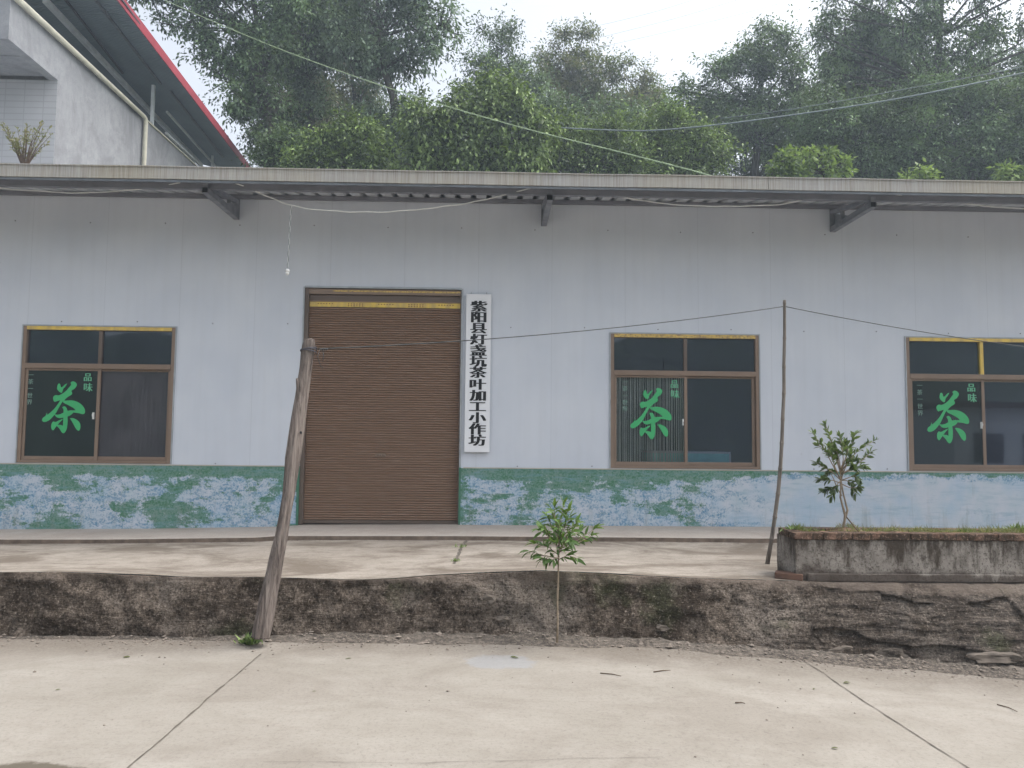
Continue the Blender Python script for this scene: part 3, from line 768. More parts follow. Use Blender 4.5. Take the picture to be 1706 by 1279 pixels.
# ---- windows
def window(i, x0, x1, z0, z1):
    w = empty('window', ((x0 + x1) / 2, 0, z0)); w.parent = WS
    W, H = x1 - x0, z1 - z0; fy0, fy1 = -.012, .07
    zt = z0 + H * (1 - 66 / 226)          # transom
    xm = x0 + W * .505
    b = MB()
    b.box(x0 + .002, x0 + .045, fy0, fy1, z0 + .002, z1 - .002); b.box(x1 - .045, x1 - .002, fy0, fy1, z0 + .002, z1 - .002)
    b.box(x0 + .0455, x1 - .0455, fy0, fy1, z1 - .05, z1 - .002); b.box(x0 + .0455, x1 - .0455, fy0, fy1, z0 + .002, z0 + .035)
    b.build('window_frame', 'brown_aluminium', w, bevel=.003)
    b = MB(); b.box(x0 + .046, x1 - .046, fy0 - .006, fy1, zt - .035, zt + .03); b.build('transom_bar', 'brown_aluminium', w, bevel=.003)
    b = MB(); b.box(xm - .022, xm + .022, .0, fy1 - .01, zt + .031, z1 - .051); b.build('mullion', 'yellow_film' if i == 2 else 'brown_dark', w, bevel=.002)
    if i == 2: pass
    b = MB(); b.box(x0 + .047, x1 - .047, fy0 - .006, fy0 - .0008, z1 - .048, z1 - .004); b.build('film_strip', 'old_film' if i == 1 else 'yellow_film', w)
    # surround sealant and edge trim
    b = MB(); b.box(x0 - .014, x0 + .001, -.016, -.002, z0, z1 + .014); b.box(x1 - .001, x1 + .014, -.016, -.002, z0, z1 + .014); b.box(x0 + .0015, x1 - .0015, -.016, -.002, z1 - .001, z1 + .014)
    b.build('window_trim', 'galvanised', w)
    # sashes
    def sash(a, b_, y0, y1, name='sash'):
        m_ = MB(); m_.box(a, a + .032, y0, y1, z0 + .036, zt - .036); m_.box(b_ - .04, b_, y0, y1, z0 + .036, zt - .036)
        m_.box(a + .0325, b_ - .0405, y0, y1, z0 + .036, z0 + .085); m_.box(a + .0325, b_ - .0405, y0, y1, zt - .062, zt - .036)
        return m_.build(name, 'brown_aluminium', w, bevel=.003)
    s1 = sash(x0 + .048, xm + .022, .004, .026); s2 = sash(xm - .018, x1 - .048, .030, .052)
    g1 = MB().box(x0 + .078, xm - .016, .013, .016, z0 + .083, zt - .060).build('pane', 'glass_film_sheen' if i != 1 else 'glass_bare', s1)
    g2 = MB().box(xm + .012, x1 - .078, .039, .042, z0 + .083, zt - .060).build('pane', ('glass_dusty', 'glass_clear', 'glass_clear')[i], s2)
    MB().box(x0 + .043, xm - .020, .030, .033, zt + .028, z1 - .048).build('pane', 'glass_clear', w)
    MB().box(xm + .020, x1 - .043, .030, .033, zt + .028, z1 - .048).build('pane', 'glass_clear', w)
    # latch
    hz = z0 + H * .32
    MB().box(xm - .048, xm - .034, -.02, .006, hz, hz + .085).tube([(xm - .041, -.018, hz + .02), (xm - .041, -.034, hz + .05), (xm - .041, -.018, hz + .08)], .006, 8).build('latch', 'white_plastic', s1)
    # stickers on the pane
    yd = .0118
    sc = W / 250.0                          # metres per photo pixel on the wall
    cx = x0 + (64.5 + (3 if i == 0 else 0)) * sc + .01; cz = z1 - 144 * sc
    cz = z0 + H * (782 - 686) / 222 + (.0)
    tea('tea_lettering', cx + .05 - 4 * sc, cz - .02 - 3.5 * sc, sc * 120 / 1279, yd, w)
    if i == 2: pass
    px_ = x0 + 109 * sc; 
    zq = z0 + H * (782 - 640) / 222
    glyphs([('品', px_ - .01, yd, zq - 3 * sc, 14.5 * sc), ('味', px_ + .0, yd, zq - 19.5 * sc, 15.5 * sc)], 'lettering', 'decal_pale_green', w, 1.0, 0, (-.03, -.015, 0, .015, .03))
    px_ = x0 + (21 + (2 if i == 1 else 0) - (8 if i == 0 else 0)) * sc + .012; ch = '一茶一世界'
    px_ = max(px_, x0 + .1)
    sp = 11.3
    glyphs([(c, px_, yd, zq + (0 - k * sp) * sc, 9.5 * sc) for k, c in enumerate(ch)], 'slogan_lettering', 'decal_grey', w, 1.0, 0, (-.02, .02))
    return w, s1, xm, zt
W = [window(i, *q) for i, q in enumerate(wins)]
# string curtain behind the middle window's left sash
x0, x1, z0, z1 = wins[1]
b = MB(); xm = W[1][2]
xx = x0 + .05
while xx < xm - .02:
    r_ = random.random(); b.box(xx, xx + .004 + .006 * r_, .075 + .02 * random.random(), .10, z0 + .0, z0 + 1.2 - .02 * random.random()); xx += .012 + .014 * random.random()
simple('string_grey', lin(226, 220, 224), .7); cur = b.build('curtain', 'string_grey', W[1][0])
p = at(1150, 752, .25)
q = at(1211, 778, .25)
cb = thing('cabinet', 'pale teal cabinet seen through the lower right pane of the middle window', 'cabinet', (p.x, .8, .47))
b = MB(); b.box(p.x - .5, q.x + .03, .25, .95, .47, p.z - .025); b.build('cabinet_body', 'teal_paint', cb)
MB().box(p.x - .52, q.x + .05, .24, .97, p.z - .024, p.z).build('cabinet_top', 'white_plastic', cb)
MB().box(q.x + .031, q.x + .05, .235, .249, .47, p.z - .026).build('edge_trim', 'white_plastic', cb)

# screw heads on the cladding
b = MB()
for k in range(-8, 9):
    for (zz, off) in ((3.02, .0), (ZD + .03, .1), (4.3, .3)):
        x_ = k * .95 + off + .2; 
        if any(a - .03 < x_ < c + .03 and zz < d + .02 for a, c, _, d in ops): continue
        b.tube([(x_, -.006, zz + .01 * (k % 2)), (x_, .001, zz + .01 * (k % 2))], .007, 8)
b.build('screw_heads', 'dark_steel', WS)

# ------------------------------------------------------------------ sign
sx0, sx1 = PX(775.5, 620).x, PX(817, 620).x
sz0, sz1 = PX(796, 753).z, PX(796, 491).z
sg = thing('name_board', 'tall white board with a column of black Chinese characters right of the roller door', 'sign', ((sx0 + sx1) / 2, -.05, sz0))
MB().box(sx0, sx1, -.055, -.025, sz0, sz1).build('board', 'board_white', sg, bevel=.003)
chs = '紫阳县灯盏坑茶叶加工小作坊'
step = (sz1 - sz0) * (742 - 503) / 262 / 13
top = sz1 - (sz1 - sz0) * 12 / 262
zs = [sz1 - (sz1 - sz0) * ((511.5 + k * 18.35 + (1.5 if k > 6 else 0)) - 491) / 262 for k in range(13)]
glyphs([(c, (sx0 + sx1) / 2 + .002, -.0565, zs[k], .152) for k, c in enumerate(chs)], 'lettering', 'ink_black', sg, 1.42, 0, (-.05, -.0375, -.025, -.0125, 0, .0125, .025, .0375, .05))
b = MB()
for x_ in (sx0 + .06, sx1 - .06): b.box(x_ - .004, x_ + .004, -.04, -.0005, sz1 - .0005, sz1 + .03)
b.build('hanger', 'galvanised', sg)

# ------------------------------------------------------------------ wires and bulb under the eave
def cable(name, pts, r, mat, label, cat='cable', jit=.0, n=6, sub=8):
    P = [Vector(p) for p in pts]; out = []
    for i in range(len(P) - 1):
        p0, p1_, p2_, p3 = P[max(i - 1, 0)], P[i], P[i + 1], P[min(i + 2, len(P) - 1)]
        for k in range(sub):
            t = k / sub
            q = .5 * ((2 * p1_) + (-p0 + p2_) * t + (2 * p0 - 5 * p1_ + 4 * p2_ - p3) * t * t + (-p0 + 3 * p1_ - 3 * p2_ + p3) * t ** 3)
            out.append(q + Vector((0, 0, jit * noise.noise(q * 5))))
    out.append(P[-1])
    o = MB().tube(out, r, n).build(name, mat, smooth=True)
    return tag(o, label, cat)
YB = -1.0
cable('electric_cable', [at(a, b_, y) for a, b_, y in ((392, 304, -1.1), (430, 320, -1.0), (482, 341, YB), (540, 350, YB), (635, 353, YB), (720, 346, YB), (800, 334, YB), (885, 313, -1.08))], .007, 'cable_white', 'thin white cable drooping under the eave with the bulb hanging from it', jit=.01)
cable('electric_cable', [at(a, b_, y) for a, b_, y in ((920, 311, -1.08), (1000, 322, -1.0), (1100, 338, YB), (1180, 343, YB), (1290, 341, YB), (1345, 332, YB), (1430, 321, YB), (1475, 319, -1.08))], .007, 'cable_white', 'thin white cable drooping under the eave between middle and right brackets', jit=.008)
cable('electric_cable', [at(a, b_, y) for a, b_, y in ((-40, 310, -1.0), (60, 318, YB), (140, 321, YB), (230, 315, YB), (300, 304, -1.08))], .006, 'cable_white', 'thin cable sagging under the eave above the left window', jit=.006)
cable('electric_cable', [at(a, b_, y) for a, b_, y in ((1480, 322, -1.08), (1560, 332, YB), (1650, 344, YB), (1760, 350, YB))], .007, 'cable_white', 'thin cable sagging under the eave at the far right bracket', jit=.006)
pt, pb = at(485, 342, YB), at(479, 449, YB)
bl = thing('hanging_bulb', 'small white bulb hanging on a twisted wire above the door', 'light bulb', pb)
for ph in (0, math.pi):
    pts = []
    for k in range(81):
        t = k / 80; q = pt.lerp(pb, t); a = ph + t * 34
        pts.append(q + Vector((math.cos(a), math.sin(a), 0)) * .006)
    MB().tube(pts, .0028, 5).build('wire', 'cable_white' if ph == 0 else 'cable_grey', bl, smooth=True)
MB().tube([(pb.x, pb.y, pb.z + .01), (pb.x, pb.y, pb.z - .004), (pb.x, pb.y, pb.z - .024), (pb.x, pb.y, pb.z - .028)], [.010, .024, .026, .02], 14).build('socket', 'white_plastic', bl, smooth=True)
MB().tube([(pb.x, pb.y, pb.z - .026 - d) for d in (0, .012, .025, .034, .040)], [.017, .021, .019, .012, .003], 14).build('bulb', 'white_plastic', bl, smooth=True)

# ------------------------------------------------------------------ leaning timber post, bamboo pole, clothes line
log = [(434, 1061, 15, -3.80), (436, 1048, 14, -3.80), (444.5, 1003, 13.5, -3.79), (454.5, 959, 12, -3.78), (462, 925, 11, -3.77), (469, 895, 10.5, -3.76), (475, 860, 10, -3.75), (481, 827, 9.8, -3.74), (484, 795, 10.5, -3.73), (487, 764, 11.5, -3.72), (493, 723, 11, -3.71), (497, 697, 10.5, -3.70), (501, 670, 10, -3.69), (505, 640, 10, -3.68), (509, 610, 10, -3.67), (512, 588, 10.5, -3.66), (514.5, 574, 10, -3.66), (515, 566, 8.5, -3.66)]
pts = []; rad = []
for a, b_, r_, y in log:
    p = at(a, b_, y); pts.append(p); rad.append(r_ * (y - CAM.y) / F)
# resample
P2, R2 = [], []
for i in range(len(pts) - 1):
    for k in range(6):
        t = k / 6; P2.append(pts[i].lerp(pts[i + 1], t)); R2.append(rad[i] * (1 - t) + rad[i + 1] * t)
P2.append(pts[-1]); R2.append(rad[-1])
post = thing('timber_post', 'rough grey dead tree trunk used as a leaning post before the roller door', 'post', pts[0])
b = MB(); o = 0; N = 40
for i, p in enumerate(P2):
    d = (P2[min(i + 1, len(P2) - 1)] - P2[max(i - 1, 0)]).normalized(); r = Vector((1, 0, 0)); r = (r - d * d.x).normalized(); u = d.cross(r)
    L = i / len(P2)
    for k in range(N):
        a = 2 * math.pi * k / N
        q = 1 + .20 * fbm(math.cos(a) * 2.2, math.sin(a) * 2.2, L * 4.0, 3) + .10 * fbm(math.cos(a) * 7, math.sin(a) * 7, L * 5, 3)
        q -= .10 * max(0, math.sin(a * 5 + 2 * L)) ** 6
        top = 0
        if i >= len(P2) - 3: top = .035 * noise.noise(Vector((math.cos(a) * 3, math.sin(a) * 3, 0)))
        b.v.append(tuple(p + (r * math.cos(a) + u * math.sin(a)) * R2[i] * q + d * top))
for i in range(len(P2) - 1):
    for k in range(N):
        a_, c_ = i * N + k, i * N + (k + 1) % N; b.f.append((a_, c_, c_ + N, a_ + N))
b.f.append(tuple((len(P2) - 1) * N + k for k in range(N))); b.f.append(tuple(k for k in range(N))[::-1])
b.build('trunk', 'dead_wood', post, smooth=True)
kp = at(504, 694, -3.70 - .09)
MB().tube([at(497, 688, -3.74), at(495.5, 636, -3.72), at(494.5, 630, -3.73)], [.006, .012, .008], 8).build('knot', 'dead_wood', post, smooth=True)
MB().tube([at(501, 720, -3.70 - .06), at(501.5, 721, -3.70 - .045)], [.009, .009], 10).build('knot_hole', 'ink_black', post)
# wire lashing round the top
wt = at(514, 581, -3.66); b = MB()
for t in range(3):
    pts_ = [wt + Vector((math.cos(a) * .062, math.sin(a) * .062, -.012 * t + .012 * math.cos(a + t))) for a in lsp(0, 2 * math.pi, 25)]
    b.tube(pts_, .004, 6, cap=False)
b.build('wire_lashing', 'dark_steel', post, smooth=True)
kn = at(531, 580, -3.6)
bpts = [(1307, 505, 2.4), (1307, 563, 2.6), (1306, 611, 2.8), (1306, 655, 2.9), (1304, 698, 3.0), (1302.5, 738, 3.1), (1300, 780, 3.2), (1296, 822.6, 3.3), (1291, 861, 3.4), (1285.6, 898, 3.5), (1278, 942, 3.6)]
bb = []; 
zb_ = zap(2.45, -2.72)
p0 = atz(1278, 942, .44); ybb = p0.y
for k, (a, b_, r_) in enumerate(bpts): bb.append((at(a, b_, ybb), r_ * (ybb - CAM.y) / F))
pole = thing('bamboo_pole', 'thin jointed grey bamboo pole leaning beside the brick planter', 'pole', bb[-1][0])
b = MB(); n = len(bb); pts = []; rad = []
for i in range(n - 1, -1, -1):
    p, r_ = bb[i]
    if i == n - 1: pts += [p]; rad += [r_]
    else:
        prev = bb[i + 1][0]; d = (p - prev).normalized()
        pts += [p - d * .03, p - d * .006, p, p + d * .006, p + d * .03]; rad += [r_ * .98, r_ * 1.05, r_ * 1.22, r_ * 1.05, r_ * .96]
b.tube(pts, rad, 14, jit=.05).build('culm', 'bamboo', pole, smooth=True)
tp_ = bb[0][0]
wl = thing('clothes_line', 'thin dark wire strung from the timber post over the bamboo pole', 'wire', wt)
def sag(a, c, s, n=24): return [Vector(a).lerp(Vector(c), t) - Vector((0, 0, s * 4 * t * (1 - t))) for t in lsp(0, 1, n)]
A = wt + Vector((.06, 0, 0)); B = tp_ - Vector((0, 0, .03)); Cc = at(1760, 584, -2.0)
MB().tube(sag(A, B, .055), .0042, 6).build('wire_span', 'cable_dark', wl, smooth=True)
MB().tube(sag(B, Cc, .03), .0042, 6).build('wire_span', 'cable_dark', wl, smooth=True)
b = MB(); kn = A + Vector((.03, 0, -.004))
pts = [kn + Vector((.004 * math.cos(a * 5) + .012 * a, .008 * math.sin(a * 5), .008 * math.cos(a * 5))) for a in lsp(0, 5, 50)]
b.tube(pts, .0035, 5).tube([kn + Vector((.02, 0, 0)), kn + Vector((.035, -.01, -.05)), kn + Vector((.03, -.02, -.1))], .003, 5).tube([kn + Vector((.0, 0, 0)), kn + Vector((-.01, -.03, -.06)), kn + Vector((.02, -.04, -.14)), kn + Vector((.04, -.03, -.15))], .0025, 5)
b.build('wire_knot', 'cable_dark', wl, smooth=True)

# ------------------------------------------------------------------ planter
ypf = -3.43; pc = at(1325, 887, ypf); XP = pc.x; ZP = pc.z; ypb = atx(1294, 878, XP).y
zbp = .43; XPR = 9.0
pl = thing('planter', 'long rendered brick planter with mossy coping bricks at the right of the apron', 'planter', (XP, ypf, zbp))
b = MB(); 
def rough_box(x0, x1, y0, y1, z0, z1, amp=.006, st=.05):
    # front, left and back faces as fine grids, with the corner broken off a little
    out = MB()
    nx, nz, ny = int((x1 - x0) / st) + 2, int((z1 - z0) / st) + 3, int((y1 - y0) / st) + 2
    def d(p): return amp * fbm(p[0] * 6, p[1] * 6, p[2] * 6, 4)
    def face(us, vs, f, nrm):
        g = grid(us, vs, lambda u, v: Vector(f(u, v)) + Vector(nrm) * d(f(u, v))); out.add(g.v, g.f)
    face(lsp(x0, x1, nx), lsp(z0, z1, nz), lambda u, v: (u, y0, v), (0, -1, 0))
    face(lsp(y0, y1, ny), lsp(z0, z1, nz), lambda u, v: (x0, u, v), (-1, 0, 0))
    face(lsp(x0, x1, nx), lsp(y0, y1, ny), lambda u, v: (u, v, z1), (0, 0, 1))
    face(lsp(x0, x1, nx), lsp(z0, z1, nz), lambda u, v: (u, y1, v), (0, 1, 0))
    return out
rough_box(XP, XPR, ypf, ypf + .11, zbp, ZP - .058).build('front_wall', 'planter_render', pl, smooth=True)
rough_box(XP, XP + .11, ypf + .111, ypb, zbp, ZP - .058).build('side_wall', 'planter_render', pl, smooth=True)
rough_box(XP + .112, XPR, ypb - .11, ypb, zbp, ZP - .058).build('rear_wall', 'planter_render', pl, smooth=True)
MB().box(XP + .09, XPR, ypf - .022, ypf - .001, zbp + .02, zbp + .085).build('footing', 'planter_render', pl, bevel=.008)
# coping bricks
x_ = XP - .01; k = 0
bk = MB()
while x_ < XPR:
    L = .236 + .006 * random.random(); dz = .006 * (random.random() - .5); dy = .01 * (random.random() - .5)
    bk.box(x_, x_ + L, ypf - .012 + dy, ypf + .115 + dy, ZP - .056, ZP + dz); x_ += L + .004
x_ = ypf + .125
while x_ < ypb - .1:
    bk.box(XP - .01, XP + .115, x_, x_ + .235, ZP - .056, ZP + .005 * (random.random() - .5)); x_ += .24
x_ = XP + .12
while x_ < XPR:
    bk.box(x_, x_ + .235, ypb - .115, ypb + .01, ZP - .056, ZP + .004 * (random.random() - .5)); x_ += .24
bk.build('coping', 'old_brick', pl, bevel=.006)
def soil_fn(x_, y): return (x_, y, ZP - .02 + .03 * fbm(x_ * 3, y * 3, 1) + .035 * math.exp(-((x_ - 3.03) / .12) ** 2 - ((y + 3.15) / .1) ** 2))
so_ = grid(lsp(XP + .1, XPR, 160), lsp(ypf + .1, ypb - .1, 12), soil_fn).build('soil', 'soil', pl, smooth=True)
# ledge and fallen brick
c = at(1312, 957, -3.33)
br = MB().box(-.11, .11, -.055, .055, 0, .055).build('loose_brick', 'brick_red', bevel=.008)
br.location = (c.x + .0, -3.36, zap(c.x, -3.36) - .003); br.rotation_euler = (0, .02, math.radians(-24))
tag(br, 'loose old red brick lying against the planter corner', 'brick')

# ------------------------------------------------------------------ leaves and plants (near)
def leaf_cloud(C, D_, L, Wd, curl=.25, seg=1, fold=.25):
    """C centres(base), D_ axis unit, L length, Wd width -> verts, faces; seg 1: rhombus"""
    n = len(C); up_ = RNG.normal(size=(n, 3)) * .55 + np.array([0, 0, 1.0])
    s = np.cross(D_, up_); s /= np.linalg.norm(s, axis=1)[:, None] + 1e-9; nn = np.cross(s, D_)
    L = L[:, None]; Wd = Wd[:, None]
    if seg == 1:
        v = np.stack([C, C + D_ * L * .45 + s * Wd * .5 + nn * Wd * fold, C + D_ * L - nn * L * curl * .4, C + D_ * L * .45 - s * Wd * .5 + nn * Wd * fold], 1)
        f = np.arange(n * 4).reshape(n, 4); return v.reshape(-1, 3), f, 4
    st = [(0, 0.04), (.25, .42), (.55, .5), (.82, .28), (1, .0)]
    vs = []
    for (t, wdt) in st:
        ctr = C + D_ * L * t - nn * L * curl * t * t
        if wdt < .01: vs.append(ctr)
        else: vs += [ctr + s * Wd * wdt + nn * Wd * fold * wdt * 2, ctr, ctr - s * Wd * wdt + nn * Wd * fold * wdt * 2]
    v = np.stack(vs, 1); k = v.shape[1]; F_ = []
    for r in range(3):
        a = 3 * r; F_ += [(a, a + 1, a + 4, a + 3), (a + 1, a + 2, a + 5, a + 4)]
    F_ += [(9, 10, 12, 12), (10, 11, 12, 12)]
    f = (np.arange(n)[:, None, None] * k + np.array(F_)[None]).reshape(-1, 4)
    return v.reshape(-1, 3), f, k
def leaf_object(name, mat, parent, v, f, tint, smooth=False):
    me = bpy.data.meshes.new(name)
    fl = [tuple(dict.fromkeys(q)) for q in f.tolist()] if (f[:, 2] == f[:, 3]).any() else None
    if fl is None:
        me.vertices.add(len(v)); me.vertices.foreach_set('co', v.astype(np.float32).ravel())
        nf = len(f); me.loops.add(nf * 4); me.loops.foreach_set('vertex_index', f.astype(np.int32).ravel())
        me.polygons.add(nf); me.polygons.foreach_set('loop_start', np.arange(0, nf * 4, 4, dtype=np.int32)); me.polygons.foreach_set('loop_total', np.full(nf, 4, dtype=np.int32))
        me.update(calc_edges=True)
    else:
        me.from_pydata(v.tolist(), [], fl); me.update()
    a = me.attributes.new('tint', 'FLOAT', 'POINT'); a.data.foreach_set('value', tint.astype(np.float32))
    me.materials.append(M[mat])
    if smooth: me.polygons.foreach_set('use_smooth', [True] * len(me.polygons))
    o = bpy.data.objects.new(name, me); COL.objects.link(o)
    if parent: o.parent = parent; o.matrix_parent_inverse = parent.matrix_basis.inverted()
    return o
def plant_leaves(name, mat, parent, twigs, per, L0, L1, wr, droop, curl, tintf=None):
    C, D_ = [], []
    for (a, b_, tn) in twigs:
        a, b_ = Vector(a), Vector(b_); d = (b_ - a).normalized()
        for k in range(int(per * tn)):
            t = .25 + .75 * (k + random.random() * .6) / (per * tn); q = a.lerp(b_, min(t, 1))
            o_ = Vector((random.gauss(0, 1), random.gauss(0, 1), random.gauss(0, .7))); o_ = (o_ - d * o_.dot(d)).normalized()
            ax = (o_ * .8 + d * .75 + Vector((0, 0, -droop + .25 * random.random()))).normalized(); C.append(q); D_.append(ax)
        for k in range(3):
            ax = (d + Vector((random.gauss(0, .35), random.gauss(0, .35), random.gauss(0, .3)))).normalized(); C.append(b_); D_.append(ax)
    C = np.array(C); D_ = np.array(D_); n = len(C); L = RNG.uniform(L0, L1, n)
    v, f, k = leaf_cloud(C, D_, L, L * wr, curl, 2, .18)
    t = np.clip(RNG.normal(.45, .22, n), 0, 1)
    if tintf is not None: t = np.clip(t + tintf(C), 0, 1)
    return leaf_object(name, mat, parent, v, f, np.repeat(t, k), True)

# young citrus growing at the wall foot
sb = wallpt(928, 1066); sb = at(928, 1066, -3.72); sb.z = zroad(sb.x)
ys = sb.y
sp_ = thing('sapling', 'leafy green sapling on a thin stem in front of the retaining wall', 'sapling', sb)
S = lambda a, b_, dy=0: at(a, b_, ys + dy)
stem = MB().tube([S(928, 1070), S(929, 1040), S(928.5, 1000), S(930, 960), S(930.5, 930), S(932, 905), S(931, 880), S(933, 862)], [.009, .008, .0075, .007, .0065, .005, .004, .002], 8)
br_ = [((931, 930), (905, 925), (882, 918), -.05), ((931, 932), (945, 925), (962, 930), -.08), ((931, 925), (915, 912), (892, 905), .04), ((931, 920), (955, 908), (985, 893), -.02), ((931, 915), (950, 895), (970, 882), .08),
       ((931, 912), (915, 895), (898, 882), -.08), ((932, 905), (940, 880), (950, 862), -.05), ((932, 900), (922, 880), (910, 858), .03), ((932, 890), (935, 865), (938, 842), .0), ((932, 898), (928, 872), (920, 850), -.08),
       ((931, 922), (925, 905), (915, 900), -.16), ((931, 922), (940, 905), (950, 900), -.17), ((931, 910), (930, 890), (932, 872), -.14), ((931, 915), (962, 900), (992, 880), .02), ((931, 928), (920, 932), (904, 930), -.12), ((931, 905), (945, 885), (962, 870), .0), ((931, 905), (945, 893), (955, 885), -.14), ((931, 905), (915, 890), (905, 880), -.14),
       ((932, 895), (941, 872), (946, 850), .03), ((932, 895), (925, 868), (924, 846), .0)]
tw = []
for (a, m_, c, dy) in br_:
    p, q, r_ = S(*a), S(*m_, dy * .6), S(*c, dy)
    stem.tube([p, q, r_], [.0045, .003, .0015], 6); tw += [(p, q, .6), (q, r_, 1)]
stem.build('stem', 'bark_pale', sp_, smooth=True)
plant_leaves('foliage', 'leaf_sapling', sp_, tw, 9, .045, .095, .28, .35, .35, lambda C: (C[:, 2] - 1.0) * .5)
# citrus in the planter
cb_ = at(1406, 880, -3.15); ys2 = -3.15
ct = thing('citrus_bush', 'small citrus tree with dark glossy leaves growing in the brick planter', 'shrub', (cb_.x, ys2, ZP - .02))
S2 = lambda a, b_, dy=0: at(a, b_, ys2 + dy)
stem = MB().tube([S2(1404, 884), S2(1407, 868), S2(1408, 858), S2(1403, 840), S2(1400, 828), S2(1401, 812), S2(1400, 795), S2(1402, 775)], [.013, .011, .012, .009, .008, .007, .006, .004], 8)
stem.tube([S2(1407, 868), S2(1412, 850), S2(1409, 838), S2(1405, 822), S2(1402, 805), S2(1400, 790)], [.010, .010, .008, .007, .006, .004], 8)
stem.tube([S2(1403, 826), S2(1394, 812), S2(1390, 800), S2(1385, 790)], [.005, .0045, .004, .003], 6)
br_ = [((1401, 800), (1385, 770), (1372, 745), (1354, 722), -.03), ((1401, 795), (1395, 760), (1385, 735), (1376, 708), .03), ((1401, 790), (1405, 765), (1403, 745), (1398, 726), -.05), ((1402, 785), (1420, 760), (1432, 748), (1455, 735), .0),
       ((1402, 790), (1425, 775), (1435, 768), (1450, 754), .06), ((1401, 800), (1385, 785), (1375, 780), (1362, 772), -.06), ((1401, 805), (1388, 800), (1378, 800), (1366, 798), .03), ((1402, 800), (1415, 795), (1424, 792), (1430, 798), -.06),
       ((1402, 785), (1410, 760), (1418, 745), (1425, 722), .05), ((1401, 800), (1392, 780), (1385, 760), (1380, 745), -.1), ((1402, 795), (1410, 775), (1415, 765), (1418, 755), -.1), ((1401, 790), (1396, 770), (1390, 755), (1385, 740), .1),
       ((1401, 790), (1393, 765), (1380, 755), (1362, 740), .02), ((1402, 790), (1415, 782), (1428, 780), (1438, 778), .0)]
br_ += [((1402, 806), (1392, 812), (1384, 815), (1374, 818), .02), ((1402, 806), (1415, 812), (1424, 812), (1432, 812), -.02), ((1402, 800), (1405, 780), (1412, 770), (1424, 765), .08), ((1402, 800), (1396, 790), (1390, 785), (1380, 790), .1), ((1401, 790), (1399, 770), (1396, 758), (1392, 748), -.03), ((1402, 800), (1410, 800), (1418, 805), (1424, 822), .06), ((1401, 800), (1396, 805), (1390, 815), (1386, 826), -.05), ((1402, 780), (1408, 765), (1412, 752), (1408, 738), .02), ((1402, 790), (1412, 785), (1420, 782), (1420, 775), -.1)]
tw = []
for (a, m_, c, e_, dy) in br_:
    P_ = [S2(*a), S2(*m_, dy * .5), S2(*c, dy * .8), S2(*e_, dy)]
    stem.tube(P_, [.005, .004, .003, .0015], 6); tw += [(P_[1], P_[2], .8), (P_[2], P_[3], 1)]
stem.build('stem', 'bark_pale', ct, smooth=True)
plant_leaves('foliage', 'leaf_citrus', ct, tw, 11, .04, .072, .42, .1, .2, lambda C: (C[:, 2] - 1.35) * .5)
# broken stick on the soil
sk = MB().tube([at(1411, 862, -3.2), at(1430, 885, -3.36)], [.006, .005], 6).build('stick', 'twig_brown'); tag(sk, 'broken dry stick leaning in the planter beside the citrus tree', 'stick')

# grasses on the planter, weeds at post foot and in the crack
def blades(n, posf, L0, L1, wd, name, mat, spread=.45, tintbase=.5):
    C = np.array([posf() for _ in range(n)]); d = RNG.normal(size=(n, 3)) * spread; d[:, 2] = 1; d /= np.linalg.norm(d, axis=1)[:, None]
    L = RNG.uniform(L0, L1, n); v, f, k = leaf_cloud(C, d, L, np.full(n, wd) * RNG.uniform(.7, 1.3, n), .5, 1, .1)
    t = np.clip(RNG.normal(tintbase, .25, n), 0, 1); return leaf_object(name, mat, None, v, f, np.repeat(t, k))
def gp():
    while True:
        x_ = random.uniform(XP + .1, 6.5); y = random.uniform(ypf + .1, ypb - .08)
        if fbm(x_ * 3, y * 3, 7) > -.12 or random.random() < .15: break
    return (x_, y, soil_fn(x_, y)[2] - .005)
g = blades(9000, gp, .02, .085, .005, 'grass', 'leaf_dry', .8); struct(g, 'stuff', 'short dry grass on the planter soil')
def tuft(px, py, Y, n, L, name, label, mat='leaf_mid', z=None, r=.04, wd=.012, sp=.7):
    c = at(px, py, Y) if z is None else Vector((at(px, py, Y).x, Y, z)); o = blades(n, lambda: (c.x + random.gauss(0, r), c.y + random.gauss(0, r * .6), c.z + .0), L * .5, L, wd, name, mat, sp, .55)
    return tag(o, label, 'weed', 'weeds')
tuft(1328, 880, -3.2, 90, .10, 'weed', 'bushy green weed at the left end of the planter', z=ZP - .03, wd=.016)
tuft(1355, 880, -3.25, 50, .06, 'weed', 'low green weed on planter soil left of the citrus tree', z=ZP - .03)
tuft(1612, 885, -3.2, 90, .07, 'weed', 'grass tuft on the planter right of the citrus tree', z=ZP - .03, wd=.008, sp=.35)
tuft(1695, 878, -3.15, 110, .12, 'weed', 'taller leafy weed on the planter at the right edge', z=ZP - .03, wd=.02)
tuft(1480, 884, -3.2, 80, .06, 'weed', 'thin grass tuft on the planter just right of the citrus tree', z=ZP - .03, wd=.007, sp=.4)
c = log[0]; tuft(417, 1052, -3.72, 120, .10, 'weed', 'green weed growing at the foot of the timber post', z=.0, r=.03, wd=.016)
tuft(768, 918, atz(768, 918, .43).y, 26, .06, 'weed', 'tiny weed in the apron crack near the slab step', z=zap(atz(768, 918, .43).x, atz(768, 918, .43).y), r=.035, wd=.008)
tuft(758, 941, atz(758, 941, .45).y, 34, .05, 'weed', 'tiny weed in the apron crack near the wall edge', 'leaf_fresh', z=zap(atz(758, 941, .45).x, atz(758, 941, .45).y), r=.02, wd=.008)
tuft(640, 1060, -3.55, 40, .035, 'weed', 'small weed at the wall foot right of the timber post', z=zroad(-1), r=.06, wd=.008)
